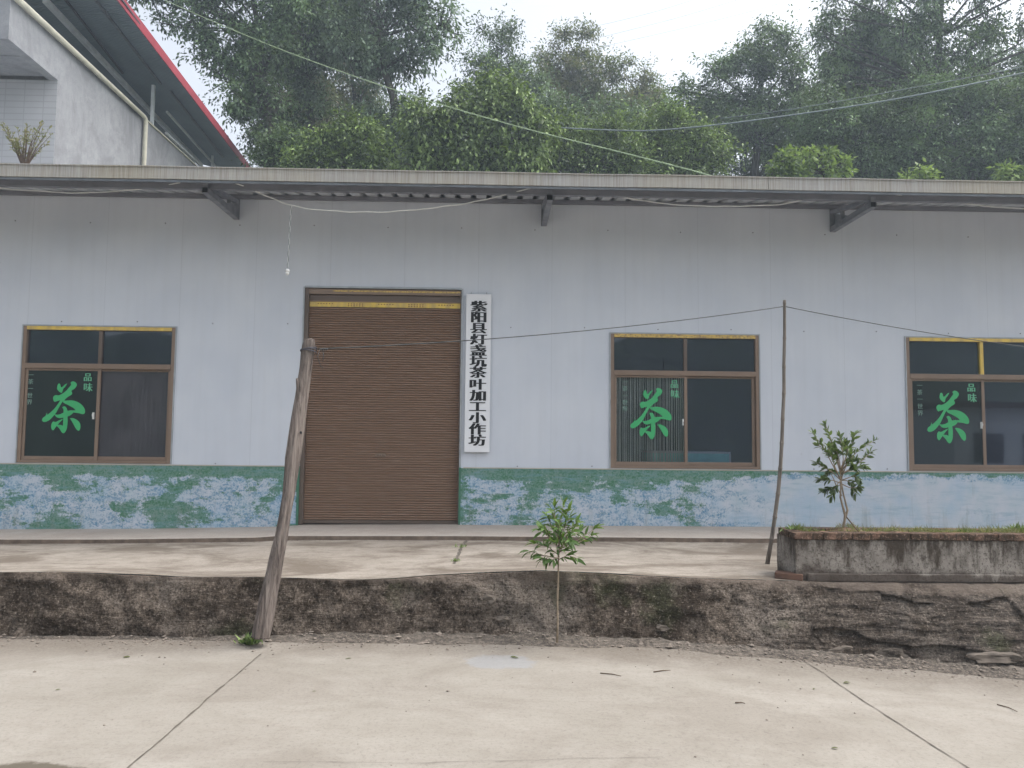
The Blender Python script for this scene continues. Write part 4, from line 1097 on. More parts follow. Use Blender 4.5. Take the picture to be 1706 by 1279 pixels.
# cut stub / stone wedge by the post foot
p = atz(428, 1062, 0)
tag(rock('stone', (p.x + .0, p.y + .06, .03), .08, .05, .05, 3.3, 'stone_grey'), 'small stone wedged at the foot of the timber post', 'stone', 'loose stones on the road')

# bank of washed out crumbs against the wall foot
def bank_h(x): return .015 + .05 * max(0, min(1, (x + 2.6) / 1.5)) * (.55 + .9 * abs(fbm(x * 1.3, 4, 4)))
def bank_fn(x, v):
    wd = .10 + .16 * max(0, min(1, (x + 2.6) / 1.5)) * (.6 + .8 * abs(fbm(x * .9, 1, 8)))
    y = ybase(x) + .05 - (wd + .05) * v
    h = bank_h(x) * (1 - v) ** 1.5 + .010 * fbm(x * 14, y * 14, 1) * (1 - v * v) - (.006 if v > .98 else 0)
    return (x, y, road_fn(x, y)[2] + .004 + max(h, -.006))
tM = NT('bank_dirt'); v_ = tM.coord(); c_ = tM.ramp(tM.noise(v_, 28, 6, .75), [(.36, lin(36, 32, 29)), (.48, lin(76, 69, 62)), (.62, lin(122, 113, 103))])
c_ = tM.mix(tM.ramp(tM.noise(v_, 3, 4), [(.4, 0.0), (.65, .45)]), c_, lin(122, 114, 105))
tM.bsdf(c_, .95, tM.noise(v_, 40, 5, .8), 1, .02); M['bank_dirt'] = tM.m
struct(grid(lsp(-7, 7, 1200), lsp(0, 1, 12), bank_fn).build('rubble', 'bank_dirt', smooth=True), 'stuff', 'bank of crumbled mortar and dirt along the wall foot')
# gravel and crumbs along the foot of the wall
gb = MB()
def pebble(b, x, y, z, r):
    vs = []; 
    for (a, c) in ((0, 1), (0, -1)): vs.append((x, y, z + c * r * .5))
    ring = [(x + r * (.7 + .5 * random.random()) * math.cos(t), y + r * (.7 + .5 * random.random()) * math.sin(t), z + r * .25 * (random.random() - .5)) for t in (0, 1.2, 2.5, 3.8, 5.1)]
    b.add(vs + ring, [(0, 2 + k, 2 + (k + 1) % 5) for k in range(5)] + [(1, 2 + (k + 1) % 5, 2 + k) for k in range(5)])
def ground_z(x, y):
    wd = .10 + .16 * max(0, min(1, (x + 2.6) / 1.5)) * (.6 + .8 * abs(fbm(x * .9, 1, 8))); v = (ybase(x) + .05 - y) / (wd + .05)
    return bank_fn(x, max(0, v))[2] if v < 1 else road_fn(x, y)[2]
for _ in range(2800):
    x_ = random.uniform(-6.5, 6.5); d = abs(random.gauss(0, .16)) ; 
    if x_ < -3 and random.random() < .6: continue
    if random.random() < .04: d *= 4
    y = ybase(x_) + .0 - d; r = random.choice((.004, .006, .006, .009, .014)) * random.uniform(.7, 1.3)
    if random.random() < .02: r *= 1.8
    pebble(gb, x_, y, ground_z(x_, y) + r * .3, r)
for _ in range(60):
    x_ = random.uniform(-5, 5); y = random.uniform(-6.2, -4.2); r = random.uniform(.004, .009); pebble(gb, x_, y, road_fn(x_, y)[2] + r * .3, r)
for _ in range(260):
    x_ = random.uniform(-6, 3); y = yslab(x_) - .03 - abs(random.gauss(0, .05)); r = random.uniform(.003, .008); pebble(gb, x_, y, zap(x_, y) + r * .3, r)
struct(gb.build('gravel', 'stone_grey'), 'stuff', 'fine gravel and crumbs washed along the wall foot')
# dry leaves and twigs on the road, each a thing
def dryleaf(px, py, L, ang, label, z=None):
    p = atz(px, py, 0)
    for _ in range(4): p = atz(px, py, zroad(p.x))
    x_, y = p.x, p.y; z0 = road_fn(x_, y)[2] + .004
    C = np.array([[x_, y, z0]]); d = np.array([[math.cos(ang), math.sin(ang), .12]]); d /= np.linalg.norm(d)
    v, f, k = leaf_cloud(C, d, np.array([L]), np.array([L * .4]), .12, 2, .2)
    v[:, 2] = np.maximum(v[:, 2], z0)
    o = leaf_object('dry_leaf', 'leaf_dry', None, v, f, np.full(k, .1), True); tag(o, label, 'leaf', 'dry leaves on the road'); return o
for a in ((1405, 1139, .06, .2, 'dark curled leaf on the road near the right hand joint'), (850, 1095, .07, -.4, 'dry leaf lying beside the pale cement patch'), (205, 1095, .05, .1, 'dry leaf on the road left of the timber post foot'), (92, 1150, .03, .5, 'tiny dry leaf on the road near the left edge'),
          (575, 1099, .045, .2, 'brown leaf on the road right of the joint top'), (1385, 1248, .04, 0, 'small brown leaf near the bottom edge left of the right joint'), (520, 1154, .025, .3, 'tiny leaf on the road in the middle left'), (1355, 1149, .03, .9, 'tiny leaf touching the right joint')): dryleaf(*a)
def twig(px, py, px2, py2, label):
    P_ = []
    for a, b_ in ((px, py), ((px + px2) / 2 + 2, (py + py2) / 2 - 1), (px2, py2)):
        p = atz(a, b_, 0)
        for _ in range(4): p = atz(a, b_, zroad(p.x))
        P_.append(Vector((p.x, p.y, road_fn(p.x, p.y)[2] + .006)))
    tag(MB().tube(P_, [.004, .0035, .002], 6).build('twig', 'twig_brown', smooth=True), label, 'twig', 'twigs on the road')
twig(1089, 1120, 1117, 1117, 'thin dark twig on the road below the sapling'); twig(1225, 1172, 1241, 1173, 'short twig on the road right of centre'); twig(1661, 1175, 1695, 1187, 'long twig on the road at the right edge'); twig(1000, 1122, 1035, 1127, 'pale bent twig on the road below the sapling')

# ------------------------------------------------------------------ neighbouring house upper left
XH = at(97, 135, 8.2).x; HZ = at(97, 71, 8.2).z; YH = 8.2
NH = thing('neighbour_house', 'pale rendered house with tiled front and deep flat overhang behind the workshop roof', 'house', (XH - 4, YH + 5, 0))
ye = atx(300, 272, XH).y + 8; zo = atx(97, 134, XH).z
zpar = lambda y: HZ
MB().box(XH - 10, XH - .004, YH - .014, YH - .002, 0, zo - .002).build('tiled_wall', 'white_tile', NH)
b = MB(); b.box(XH - .24, XH, YH, ye, 0, HZ); b.build('side_wall', 'render_grey', NH)
MB().box(XH - 10, XH - .25, ye - .2, ye, 0, HZ).build('rear_wall', 'render_grey', NH)
MB().box(XH - 10, XH - .25, YH + .21, ye - .21, HZ - .9, HZ - .7).build('roof_slab', 'render_grey', NH)
yo = atx(15, 44, XH).y
b = MB(); 
b.prism([(XH, YH - .001, zo), (XH, YH - .001, HZ), (XH, yo, HZ), (XH, yo, zo + .02)], (-.22, 0, 0)); b.build('overhang_cheek', 'render_grey', NH)
b = MB(); b.box(XH - 10, XH - .221, yo, YH - .003, zo + .10, HZ); b.build('overhang', 'render_grey', NH)
zl = at(30, 98, YH - .9).z
MB().box(XH - 10, XH - .222, YH - 1.0, YH - .6, zl, zo + .098).build('soffit_beam', 'render_grey', NH)
# coping drip strip along the parapet
MB().box(XH - .28, XH + .04, yo - .03, ye + .03, HZ + .001, HZ + .05).build('parapet_coping', 'pvc_cream', NH)
# pipe
pa = atx(20, -12, XH + .10); pbnd = atx(243, 204, XH + .10); pz = HZ - .06
pb_ = Vector((XH + .10, pbnd.y, HZ - .02)); pa = Vector((XH + .10, YH - 3, HZ + .04))
dn = Vector((XH + .10, pbnd.y, 3))
MB().tube([pa, pb_ - Vector((0, .1, -.01)), pb_ - Vector((0, .03, .02)), pb_ - Vector((0, 0, .12)), dn], .06, 12).build('drain_pipe', 'pvc_cream', NH, smooth=True)
# steel roof over the neighbour
XS = XH + 1.1
e1 = atx(205, 0, XS); e2 = atx(413, 275, XS)
sd_ = (e2 - e1); e0 = e1 - sd_ * .35; e3 = e2 + sd_ * .12
SH = thing('steel_canopy', 'dark corrugated metal canopy roof with red edge trim above the neighbouring house', 'canopy', (XH, YH, HZ))
slope = .22
def rp(y_t, dx):   # point on roof: y_t param along the edge, dx distance to the left
    p = e0.lerp(e3, y_t); return Vector((p.x - dx, p.y, p.z + dx * slope))
n = 150; b = MB(); 
for i in range(n):
    for (q, h) in ((0, 0), (.5, 0), (.62, .035), (.88, .035)):
        t = (i + q) / n
        for dx in (0, 9.5): p = rp(t, dx); b.v.append((p.x, p.y, p.z + h))
m_ = len(b.v) // 2
b.f = [(2 * i, 2 * i + 1, 2 * i + 3, 2 * i + 2) for i in range(m_ - 1)]
b.build('roof_sheet', 'shed_sheet', SH)
nrm = Vector((slope, 0, 1)).normalized()
MB().prism([rp(0, -.03) + Vector((0, 0, .06)), rp(0, -.03) - Vector((0, 0, .20)), rp(0, .0) - Vector((0, 0, .20)), rp(0, .0) + Vector((0, 0, .06))], rp(1, 0) - rp(0, 0)).build('edge_trim', 'red_trim', SH)
p1_, p2_ = rp(1, 0), rp(1, 9.5)
nn_ = Vector(nrm)
def zroof(y):
    t_ = (y - e0.y) / (e3.y - e0.y); p = rp(t_, 0); return p.z + (p.x - (XH - .12)) * slope - .05
def purlin(pts_px, w_, mat, name, drop=.07):
    P0 = rp(.5, 0) - nn_ * drop; dirn = (e3 - e0).normalized(); u = Vector((-1, 0, slope)).normalized(); N_ = dirn.cross(u).normalized()
    a, c = [atp(px, py, P0, N_) for px, py in pts_px]
    MB().bar(a, c, w_, w_).build(name, mat, SH)
purlin(((75, 0), (335, 275)), .13, 'shed_steel', 'purlin', .12)
purlin(((90, -25), (205, 122)), .05, 'dark_steel', 'purlin')
purlin(((140, -25), (268, 140)), .06, 'grey_steel', 'purlin')
purlin(((284, 152), (372, 262)), .06, 'grey_steel', 'purlin')
purlin(((185, -25), (232, 40)), .05, 'dark_steel', 'purlin')
pp = atp(270, 148, rp(.5, 0) - nn_ * .1, (e3 - e0).normalized().cross(Vector((-1, 0, slope))).normalized())
MB().bar((XH - .12, pp.y, HZ), (XH - .12, pp.y, zroof(pp.y)), .09).build('post', 'shed_steel', SH)
ppb = at(302, 240, pp.y + 4)
MB().bar((XH - .12, pp.y - 7, HZ), (XH - .12, pp.y - 7, zroof(pp.y - 7)), .09).build('post', 'shed_steel', SH)
MB().bar((XH - .12, pp.y + 5, HZ - .4), (XH - .12, pp.y + 5, zroof(pp.y + 5)), .07).build('post', 'shed_steel', SH)
MB().bar((XH - .12, pp.y + 1, HZ + 1.0), (XH - .12, pp.y + 9, zroof(pp.y + 9) - .2), .06).build('brace', 'shed_steel', SH)
MB().bar((XH - .12, pp.y + 1, HZ + .3), (XH - .12, pp.y + 9, HZ + .3), .07).build('tie_rail', 'shed_steel', SH)
MB().box(XH - 9, XH - 6, YH + 14, YH + 14.2, HZ - .8, HZ + 3).build('back_screen', 'shed_sheet', SH)
# little shrub in front of the tiled wall
tb = at(40, 285, 7.2)
twg = []; st = MB(); b0 = Vector((tb.x, 7.2, tb.z))
for k in range(46):
    a = random.uniform(-1.1, 1.1); h = random.uniform(.35, 1.05); e_ = b0 + Vector((math.sin(a) * h * .55, random.uniform(-.25, .25), h)); mid = b0.lerp(e_, .5) + Vector((random.uniform(-.05, .05), 0, .05))
    st.tube([b0 - Vector((0, 0, .9)), b0, mid, e_], [.02, .012, .007, .003], 5); twg += [(mid, e_, 1)]
sh = thing('small_shrub', 'sparse leafy shrub before the white tiled wall at upper left', 'shrub', b0 - Vector((0, 0, .9)))
st.build('stem', 'twig_brown', sh); plant_leaves('foliage', 'leaf_dry', sh, twg, 9, .05, .10, .35, .2, .2, lambda C: C[:, 2] * 0 + .2)

# ------------------------------------------------------------------ hill
def hill_z(x, y):
    t = min(max((y - 7.5) / 16, 0), 1); base = t * t * (3 - 2 * t) * 7.0 + max(0, y - 23.5) * .10
    return base + .5 * fbm(x * .12, y * .12, 2) * t - .3
struct(grid(lsp(-70, 70, 71), [7.5] + lsp(8.5, 80, 40), lambda x, y: (x, y, hill_z(x, y))).build('hill', 'hill_soil', smooth=True), label='wooded slope rising behind the workshop')
struct(grid(lsp(-120, 120, 120), lsp(-140, -32, 60), lambda x, y: (x, y, -.6 + min(1, (-32 - y) / 40) * 13 * (1 + .25 * fbm(x * .03, y * .03, 1)) + 1.6 * fbm(x * .25, y * .25, 6) * min(1, (-32 - y) / 6))).build('hills', 'far_canopy', smooth=True), label='wooded valley side across the road')

# ------------------------------------------------------------------ trees
def make_tree(name, label, cat, Y, base, trunk, blobs, leaf=.13, dens=1.0, mat='leaf_dark', r0=.2, group='trees on the slope behind the workshop', droop=.3, wr=.42, depth=.75, tb=.36, sub=44, sig=.24, spur=5, hole=.03):
    """trunk: photo pixels from the foot up, at depth Y; blobs: (px, py, radius px, cover)"""
    D_ = Y - CAM.y; k = D_ / F
    tr = [at(a, b_, Y) for a, b_ in trunk]
    foot = tr[0].copy(); gz = hill_z(foot.x, Y)
    if foot.z > gz: tr = [Vector((foot.x + (foot.x - tr[1].x) * .2, Y, gz - .1))] + tr
    else: tr[0].z = gz - .1
    t = thing(name, label, cat, tr[0], group)
    b = MB(); n = len(tr); rad = [r0 * (1 - .75 * i / (n - 1)) for i in range(n)]; rad[0] *= 1.25
    b.tube(tr, rad, 9, jit=.12)
    C = []; T = []; seed_ = len(bpy.data.objects) * .37
    for (px, py, r, cov) in blobs:
        c = at(px, py, Y); R_ = r * k; c.y += random.uniform(-1, 1) * depth * R_
        # limb
        cand = [(j, p) for j, p in enumerate(tr) if p.z < c.z - .1 * R_ or j == 0]
        j, s = min(cand, key=lambda q: (q[1] - c).length); rr = max(.02, min(rad[j] * .55, r0 * .5))
        mid = s.lerp(c, .5) + Vector((random.gauss(0, .12), random.gauss(0, .12), .12)) * R_
        b.tube([s, mid, c, c + Vector((random.gauss(0, .3), random.gauss(0, .3), .5)) * R_], [rr, rr * .65, rr * .35, rr * .12], 6, jit=.1)
        m_ = max(4, int(cov * dens * 26 * (R_ / .45) ** 2))
        q = RNG.normal(size=(m_, 3)); q /= np.linalg.norm(q, axis=1)[:, None]; q *= (RNG.uniform(0, 1, m_) ** .42 * RNG.uniform(.8, 1.28, m_))[:, None]
        q = q * np.array([R_, R_ * 1.0, R_ * .9]) + np.array(c)
        keep = np.array([noise.noise(Vector(p_) * 1.05 + Vector((seed_, 0, 0))) + .35 * noise.noise(Vector(p_) * 3.1) for p_ in q]) > hole
        q = q[keep] if keep.sum() > 2 else q[:3]; m_ = len(q)
        for i in range(0, m_, 4):
            e_ = Vector(q[i]); ss = c.lerp(e_, .15); b.tube([ss, ss.lerp(e_, .6) + Vector((0, 0, .05 * R_)), e_], [.03, .018, .006], 4, cap=False)
        sat = []
        for _ in range(spur):
            a = RNG.normal(size=3) * np.array([1, .6, .7]) + np.array([0, 0, .35]); a /= np.linalg.norm(a); ctr = np.array(c) + a * R_ * random.uniform(1.0, 1.6)
            k_ = max(1, int(m_ * .07)); sat.append(ctr + RNG.normal(size=(k_, 3)) * R_ * .16); b.tube([c.lerp(Vector(ctr), .3), Vector(ctr)], [.03, .008], 4, cap=False)
        q = np.concatenate([q] + sat); m_ = len(q)
        C.append(q); T.append(np.full(m_, random.gauss(0, .12)))
    b.build('trunk', 'tree_bark', t, smooth=True)
    C = np.concatenate(C); T = np.concatenate(T) + RNG.normal(0, .30, len(C))
    s_ = sig * RNG.uniform(.6, 1.3, len(C))
    ax = RNG.normal(size=(len(C), 3)) * np.array([1, 1, .5]) - np.array([0, 0, droop]); ax /= np.linalg.norm(ax, axis=1)[:, None]
    P = np.repeat(C, sub, 0) + RNG.normal(size=(len(C) * sub, 3)) * np.repeat(s_, sub)[:, None] * np.array([.62, .62, .5]) + np.repeat(ax * s_[:, None], sub, 0) * RNG.normal(size=(len(C) * sub, 1)) * 1.15
    n = len(P); cc = np.repeat(C, sub, 0); d = (P - cc); d /= np.linalg.norm(d, axis=1)[:, None] + 1e-6
    d = d * .8 + RNG.normal(size=(n, 3)) * .5; d[:, 2] -= droop; d /= np.linalg.norm(d, axis=1)[:, None]
    L = RNG.uniform(.6, 1.35, n) * leaf * 1.0; v, f, kk = leaf_cloud(P, d, L, L * wr, .3, 1, .15)
    tint = np.clip(tb + np.repeat(T, sub) + RNG.normal(0, .14, n), 0, 1)
    leaf_object('crown', mat, t, v, f, np.repeat(tint, kk))
    return t

def auto_blobs(poly, n, r0, r1, cov=1.0):
    """blobs filling a crown outline given in photo pixels"""
    xs_ = [p[0] for p in poly]; ys_ = [p[1] for p in poly]; out = []; tries = 0
    def inside(x, y):
        c = False; j = len(poly) - 1
        for i in range(len(poly)):
            if (poly[i][1] > y) != (poly[j][1] > y) and x < (poly[j][0] - poly[i][0]) * (y - poly[i][1]) / (poly[j][1] - poly[i][1]) + poly[i][0]: c = not c
            j = i
        return c
    while len(out) < n and tries < 6000:
        tries += 1; x_, y = random.uniform(min(xs_), max(xs_)), random.uniform(min(ys_), max(ys_)); r = random.uniform(r0, r1)
        if not all(inside(x_ + r * .7 * math.cos(a), y + r * .6 * math.sin(a)) for a in (0, 1.57, 3.14, 4.71)): continue
        if any(math.hypot(x_ - o[0], y - o[1]) < (r + o[2]) * .42 for o in out): continue
        out.append((x_, y, r, cov * random.uniform(.7, 1.2)))
    return out
T = []
# tall trees, upper left
make_tree('tall_tree', 'tall dark tree rising right behind the red roof edge', 'tree', 17, 0, [(455, 275), (448, 200), (437, 120), (430, 60), (420, -40)],
    auto_blobs([(225, -160), (500, -160), (520, 60), (470, 150), (430, 230), (330, 110)], 26, 26, 48, .8) + [(262, 10, 28, .9), (305, 50, 28, .9), (348, 92, 26, .9), (378, 138, 26, .9), (408, 182, 24, .9), (432, 222, 20, .9), (455, 252, 18, .9), (235, -30, 34, .9), (300, -15, 30, .9), (350, 40, 30, .8), (405, 160, 26, .7), (470, 170, 24, .7), (425, 215, 20, .8)], .16, .72, 'leaf_dark', .24, droop=.5)
make_tree('tall_tree', 'tall grey green tree with two leaning trunks left of centre', 'tree', 20, 0, [(526, 280), (518, 200), (512, 150), (505, 90), (500, 0)],
    auto_blobs([(400, -160), (640, -160), (640, 40), (600, 110), (560, 170), (480, 190), (440, 100)], 26, 26, 46, .75) + [(545, 200, 24, .7), (480, 215, 22, .7)], .16, .72, 'leaf_grey', .22, droop=.5)
make_tree('forked_tree', 'large forked tree with hanging leaves standing against the sky above the door', 'tree', 18, 0, [(668, 300), (662, 220), (655, 160), (640, 118), (633, 60), (626, -30)],
    auto_blobs([(560, -120), (745, -120), (775, 40), (765, 110), (720, 130), (680, 110), (640, 160), (560, 120), (530, 20)], 26, 22, 40, .62), .17, .8, 'leaf_grey', .24, droop=.65)
make_tree('thin_tree', 'slim tree trunk with sparse leaves behind the two tall left trees', 'tree', 24, 0, [(600, 290), (596, 200), (585, 120), (560, 40)],
    auto_blobs([(480, 20), (640, 20), (660, 200), (600, 250), (470, 230)], 14, 22, 36, .6), .15, 1, 'leaf_rusty', .16)
make_tree('thin_tree', 'reddish tinged tree low behind the roof end of the red canopy', 'tree', 23, 0, [(480, 290), (475, 230), (470, 170), (468, 120)],
    auto_blobs([(410, 90), (560, 90), (560, 260), (480, 262), (435, 235)], 16, 20, 34, .6), .15, 1, 'leaf_rusty', .16)
# middle
make_tree('pointed_tree', 'slender tree with pointed top right of the forked tree', 'tree', 24, 0, [(835, 300), (832, 220), (830, 140), (828, 80)],
    [(808, 60, 16, .8), (842, 48, 17, .8), (835, 80, 24, .9), (815, 110, 30, .9), (850, 112, 26, .9), (795, 140, 24, .9), (870, 105, 12, .7), (875, 150, 28, .9), (830, 160, 34, 1), (790, 190, 30, .9), (868, 200, 32, 1), (775, 150, 18, .6)], .14, 1.05, 'leaf_grey', .14)
make_tree('pointed_tree', 'grey green tree with several spiky tops in the middle of the wood', 'tree', 26, 0, [(975, 300), (970, 220), (965, 140), (958, 90)],
    [(940, 60, 13, .8), (935, 88, 17, .8), (975, 62, 15, .7), (962, 95, 22, .9), (900, 100, 9, .6), (918, 122, 22, .9), (1000, 95, 13, .7), (990, 125, 24, .9), (945, 140, 32, 1), (1042, 110, 11, .7), (1022, 140, 22, .8), (1075, 130, 14, .7), (1060, 160, 24, .9), (985, 175, 36, 1), (915, 170, 30, 1), (1035, 190, 32, 1), (1095, 170, 16, .8), (1015, 110, 12, .6)], .14, 1.1, 'leaf_rusty', .16)
make_tree('dense_tree', 'bushy dark tree filling the dip of the skyline', 'tree', 29, 0, [(1060, 310), (1058, 240), (1055, 190)],
    auto_blobs([(950, 150), (1090, 150), (1150, 175), (1200, 200), (1200, 290), (930, 290)], 22, 22, 36, 1), .15, 1.1, 'leaf_dark', .16)
# right
make_tree('broad_tree', 'broad rounded tree right of the sky gap', 'tree', 22, 0, [(1255, 310), (1262, 240), (1265, 180), (1268, 130), (1270, 90)],
    [(1262, 75, 26, .9), (1238, 100, 24, .9), (1290, 78, 18, .8), (1310, 72, 22, .9), (1275, 112, 30, 1), (1215, 118, 20, .9), (1190, 130, 20, .8), (1165, 140, 20, .8), (1135, 150, 12, .8), (1205, 155, 28, .9), (1170, 180, 26, .9), (1240, 165, 34, .8), (1300, 130, 32, 1), (1330, 100, 20, .9), (1330, 150, 30, .9), (1280, 190, 34, .7), (1225, 215, 32, .8), (1190, 225, 26, .9), (1320, 205, 34, .8), (1255, 240, 32, .9), (1300, 245, 32, 1), (1277, 45, 8, .5), (1350, 240, 30, .9)], .15, 1.1, 'leaf_dark', .22)
make_tree('huge_tree', 'huge dark hanging tree filling the upper right corner', 'tree', 17.5, 0, [(1560, 320), (1562, 240), (1558, 150), (1565, 60), (1570, -60)],
    auto_blobs([(1372, -140), (1800, -140), (1800, 120), (1700, 200), (1640, 120), (1560, 200), (1470, 150), (1400, 100), (1378, 60)], 30, 28, 52, .75) + [(1385, 30, 14, .7), (1372, 62, 10, .6), (1392, 85, 18, .7), (1378, 120, 12, .6), (1400, 140, 18, .7), (1388, 0, 16, .7)], .14, 1.05, 'leaf_dark', .28, droop=.6)
make_tree('drooping_tree', 'dense tree with hanging branches left of the huge corner tree', 'tree', 19.5, 0, [(1440, 320), (1438, 240), (1434, 160), (1430, 60), (1425, 10)],
    auto_blobs([(1378, 10), (1500, 0), (1530, 120), (1520, 290), (1360, 290), (1385, 160), (1365, 90)], 24, 22, 38, .85), .14, 1.05, 'leaf_grey', .2, droop=.7)
make_tree('dense_tree', 'dense shadowy tree low behind the right end of the roof', 'tree', 16, 0, [(1620, 330), (1618, 260), (1615, 180)],
    auto_blobs([(1490, 130), (1780, 130), (1780, 310), (1480, 310)], 26, 30, 48, 1.1), .13, 1.2, 'leaf_dark', .2)
make_tree('dense_tree', 'dark tree low behind the roof between broad and huge trees', 'tree', 16.5, 0, [(1430, 330), (1428, 270), (1425, 230)],
    auto_blobs([(1330, 190), (1520, 170), (1530, 310), (1310, 310)], 20, 26, 42, 1.1), .13, 1.2, 'leaf_dark', .15)
# a back row that closes the wood
G3 = 'back row of trees on the slope'
for k, (x0_, x1_, yt_, nn2, lab) in enumerate(((430, 520, 150, 8, 'far tree glimpsed low between the red roof edge and the first tall trunk'), (480, 610, 120, 12, 'far tree glimpsed between the two leaning trunks'), (590, 720, 150, 12, 'far tree behind the forked tree trunk'), (700, 830, 160, 12, 'far tree between forked tree and pointed tree'),
        (820, 930, 150, 11, 'far tree low behind the slender pointed tree'), (1100, 1210, 170, 10, 'far tree at the foot of the sky gap'), (1180, 1300, 160, 13, 'far tree behind the left half of the broad tree'), (1290, 1400, 140, 13, 'far tree behind the right half of the broad tree'),
        (1390, 1520, 90, 17, 'far tree behind the drooping tree'), (1510, 1640, 70, 17, 'far tree behind the huge corner tree'), (1630, 1760, 90, 17, 'far tree at the right edge of the wood'))):
    xm_ = (x0_ + x1_) / 2
    make_tree('far_tree', lab, 'tree', 27 + (k % 3) * 2, 0, [(xm_, 320), (xm_ + 3, 250), (xm_ - 2, (yt_ + 250) / 2)],
        auto_blobs([(x0_, yt_ + 50), (xm_, yt_), (x1_, yt_ + 50), (x1_ + 10, 305), (x0_ - 10, 305)], nn2, 22, 34, .8), .15, (.45 if k < 4 else .8), ('leaf_grey', 'leaf_dark')[k % 2], .14, G3)
# lower, brighter growth
G2 = 'bushes below the tall trees'
def ragged(x0_, x1_, top, bot, n, r0_=18, r1_=32):
    out = []
    for k in range(n):
        x_ = x0_ + (x1_ - x0_) * (k + random.random()) / n; t_ = (x_ - x0_) / (x1_ - x0_) * 2 - 1
        yt_ = top + (bot - top) * (.35 * abs(t_) ** 2.5) + random.uniform(-24, 40); y = yt_; r = random.uniform(r0_ * .5, r0_ * .8)
        while y < bot: out.append((x_ + random.uniform(-9, 9), y, r, random.uniform(.7, 1.2))); y += r * 1.25; r = min(r * 1.5, random.uniform(r0_, r1_))
    return out
make_tree('leafy_bush', 'mid green bush behind the roof under the forked tree', 'bush', 13.5, 0, [(600, 320), (602, 280), (605, 240)], ragged(480, 640, 222, 300, 7, 14, 24), .14, .5, 'leaf_mid', .08, G2, hole=.10, sig=.27, tb=.36)
make_tree('leafy_bush', 'dull green bush filling the dip between forked tree trunk and the bright young tree', 'bush', 18, 0, [(690, 320), (692, 270), (694, 220)], ragged(600, 760, 190, 300, 8), .15, .62, 'leaf_grey', .07, G2, hole=.10, sig=.27, tb=.42)
make_tree('leafy_bush', 'bright green young tree with drooping leaves above the name board', 'bush', 13, 0, [(790, 320), (795, 260), (800, 200), (805, 170)], ragged(700, 905, 160, 300, 9, 14, 25), .17, .5, 'leaf_mid', .1, G2, hole=.10, sig=.27, droop=.8, tb=.48)
make_tree('leafy_bush', 'soft green bush right of the name board above the roof', 'bush', 14.5, 0, [(985, 320), (985, 280), (988, 250)], ragged(890, 1080, 225, 300, 8, 14, 24), .13, .5, 'leaf_mid', .08, G2, hole=.10, sig=.27, tb=.38)
make_tree('leafy_bush', 'greyish tall bush behind the soft green bush', 'bush', 19, 0, [(960, 320), (962, 260), (964, 210)], ragged(870, 1080, 170, 300, 9), .15, .6, 'leaf_grey', .09, G2, hole=.10, sig=.27, tb=.45)
make_tree('leafy_bush', 'light green bush behind the roof above the middle window', 'bush', 15, 0, [(1140, 320), (1142, 270), (1145, 220)], ragged(1060, 1210, 195, 300, 7, 14, 24), .14, .5, 'leaf_mid', .08, G2, hole=.10, sig=.27, tb=.5)
make_tree('leafy_bush', 'dark green bush beside the end of the red canopy', 'bush', 14, 0, [(460, 320), (458, 290), (455, 270)], ragged(440, 530, 250, 300, 4, 12, 18), .12, .9, 'leaf_dark', .07, G2)
def shoots(L_):
    out = []
    for (x_, top) in L_:
        y = top; r = 3.2
        while y < 304: out.append((x_ + random.uniform(-3, 3), y, r, 1)); y += r * 2.4; r = min(r * 1.25, 6.5)
    return out
for lab, tr_, sh_, tb_ in (
    ('small fresh yellow green sapling showing over the gutter at right', [(1375, 330), (1372, 290), (1370, 262)], [(1350, 248), (1381, 250), (1406, 268), (1334, 284)], .62),
    ('small fresh green sapling left of the yellow green one over the gutter', [(1308, 330), (1305, 300), (1303, 275)], [(1300, 260), (1320, 252), (1288, 280), (1310, 276)], .4),
    ('yellowish leaf shoot above the gutter over the right bracket', [(1530, 335), (1530, 310), (1531, 292)], [(1529, 281), (1552, 289), (1512, 294), (1541, 293)], .6),
    ('fresh green shoots above the gutter at the right edge', [(1690, 340), (1690, 315), (1690, 295)], [(1668, 282), (1686, 280), (1704, 284), (1715, 280)], .5)):
    make_tree('young_tree', lab, 'bush', 10.5, 0, tr_, shoots(sh_), .17, 1.5, 'leaf_fresh', .035, 'saplings over the gutter', tb=tb_, sig=.08, sub=9, spur=1)

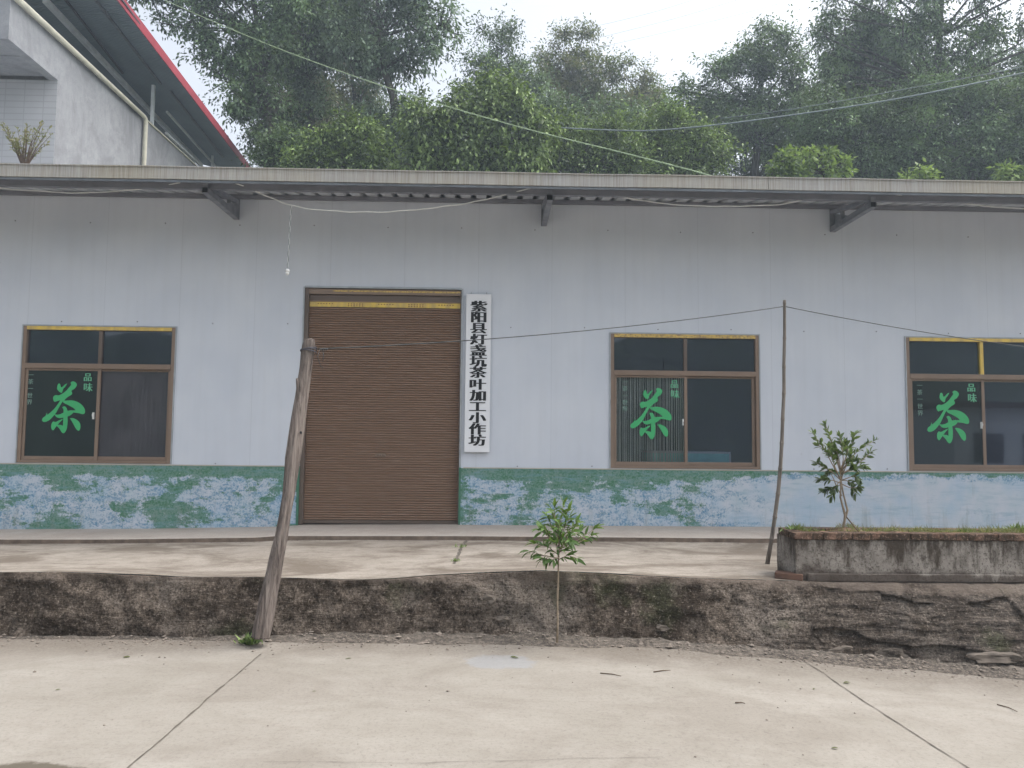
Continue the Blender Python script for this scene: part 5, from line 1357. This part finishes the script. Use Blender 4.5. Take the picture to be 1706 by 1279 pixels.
# ------------------------------------------------------------------ overhead lines
cable('overhead_cable', [at(1215, 305, .6), at(1180, 291, .7), at(1050, 257, 1.3), at(850, 207, 2.2), at(650, 147, 3.2), at(450, 75, 4.2), at(270, -2, 5.2), at(200, -36, 5.6)], .0075, 'cable_green', 'pale green cable descending from upper left to the workshop roof')
cable('overhead_cable', [at(925, 212, 13), at(1000, 216, 12.6), at(1090, 217, 12), at(1200, 207, 11.5), at(1330, 190, 11), at(1450, 172, 10.5), at(1560, 152, 10), at(1720, 118, 9.5), at(1850, 88, 9)], .02, 'cable_grey', 'thick grey overhead cable crossing the trees at upper right')
cable('overhead_cable', [at(1200, 197, 12), at(1290, 186, 11.5), at(1400, 168, 11), at(1520, 146, 10.5), at(1640, 124, 10), at(1760, 98, 9.5)], .010, 'cable_grey', 'thin overhead wire just above the thick grey cable')
for k, (a, b_, c, d) in enumerate(((990, 44, 1180, -8), (1000, 62, 1260, -10), (1010, 76, 1340, -6))):
    cable('overhead_cable', [at(a, b_, 60), at((a + c) / 2, (b_ + d) / 2 + 3, 58), at(c, d, 56), at(c + 300, d - 90, 50)], .011, 'cable_grey', ('topmost', 'middle', 'lowest')[k] + ' of three faint far power lines crossing the white sky')

# ------------------------------------------------------------------ pale houses across the valley (seen mirrored in the right window)
for k, (hx, hy, hz, wx, hh) in enumerate(((23.5, -29, -.2, 8.5, 3.6), (35, -31, -.2, 8.5, 4.5))):
    h = thing('village_house', ('nearer', 'farther')[k] + ' pale village house mirrored faintly in the right window', 'house', (hx, hy, 0))
    MB().box(hx, hx + wx, hy - 7, hy, -.5, hz + hh).build('wall', 'reflected_render', h)
    b = MB()
    for r_ in range(1):
        for c_ in range(3): b = MB().box(hx + 1 + c_ * 2.6, hx + 2.6 + c_ * 2.6, hy, hy + .05, hz + .8 + r_ * 3, hz + 2.3 + r_ * 3); b.build('window', 'dark_steel', h)
    MB().box(hx - .3, hx + wx + .3, hy - 7.3, hy + .5, hz + hh + .002, hz + hh + .3).build('roof', 'brick_red', h)

# ------------------------------------------------------------------ air
HZD = .0026
t = NT('air'); pv = t.n('ShaderNodeVolumePrincipled'); pv.inputs['Color'].default_value = (.74, .88, 1, 1); pv.inputs['Density'].default_value = HZD
pv.inputs['Anisotropy'].default_value = .3
t.l(pv.outputs[0], t.out.inputs['Volume']); M['air'] = t.m
hz_ = MB().box(-72, 72, -39, 82, -1.6, 34).build('haze', 'air'); struct(hz_, 'stuff')
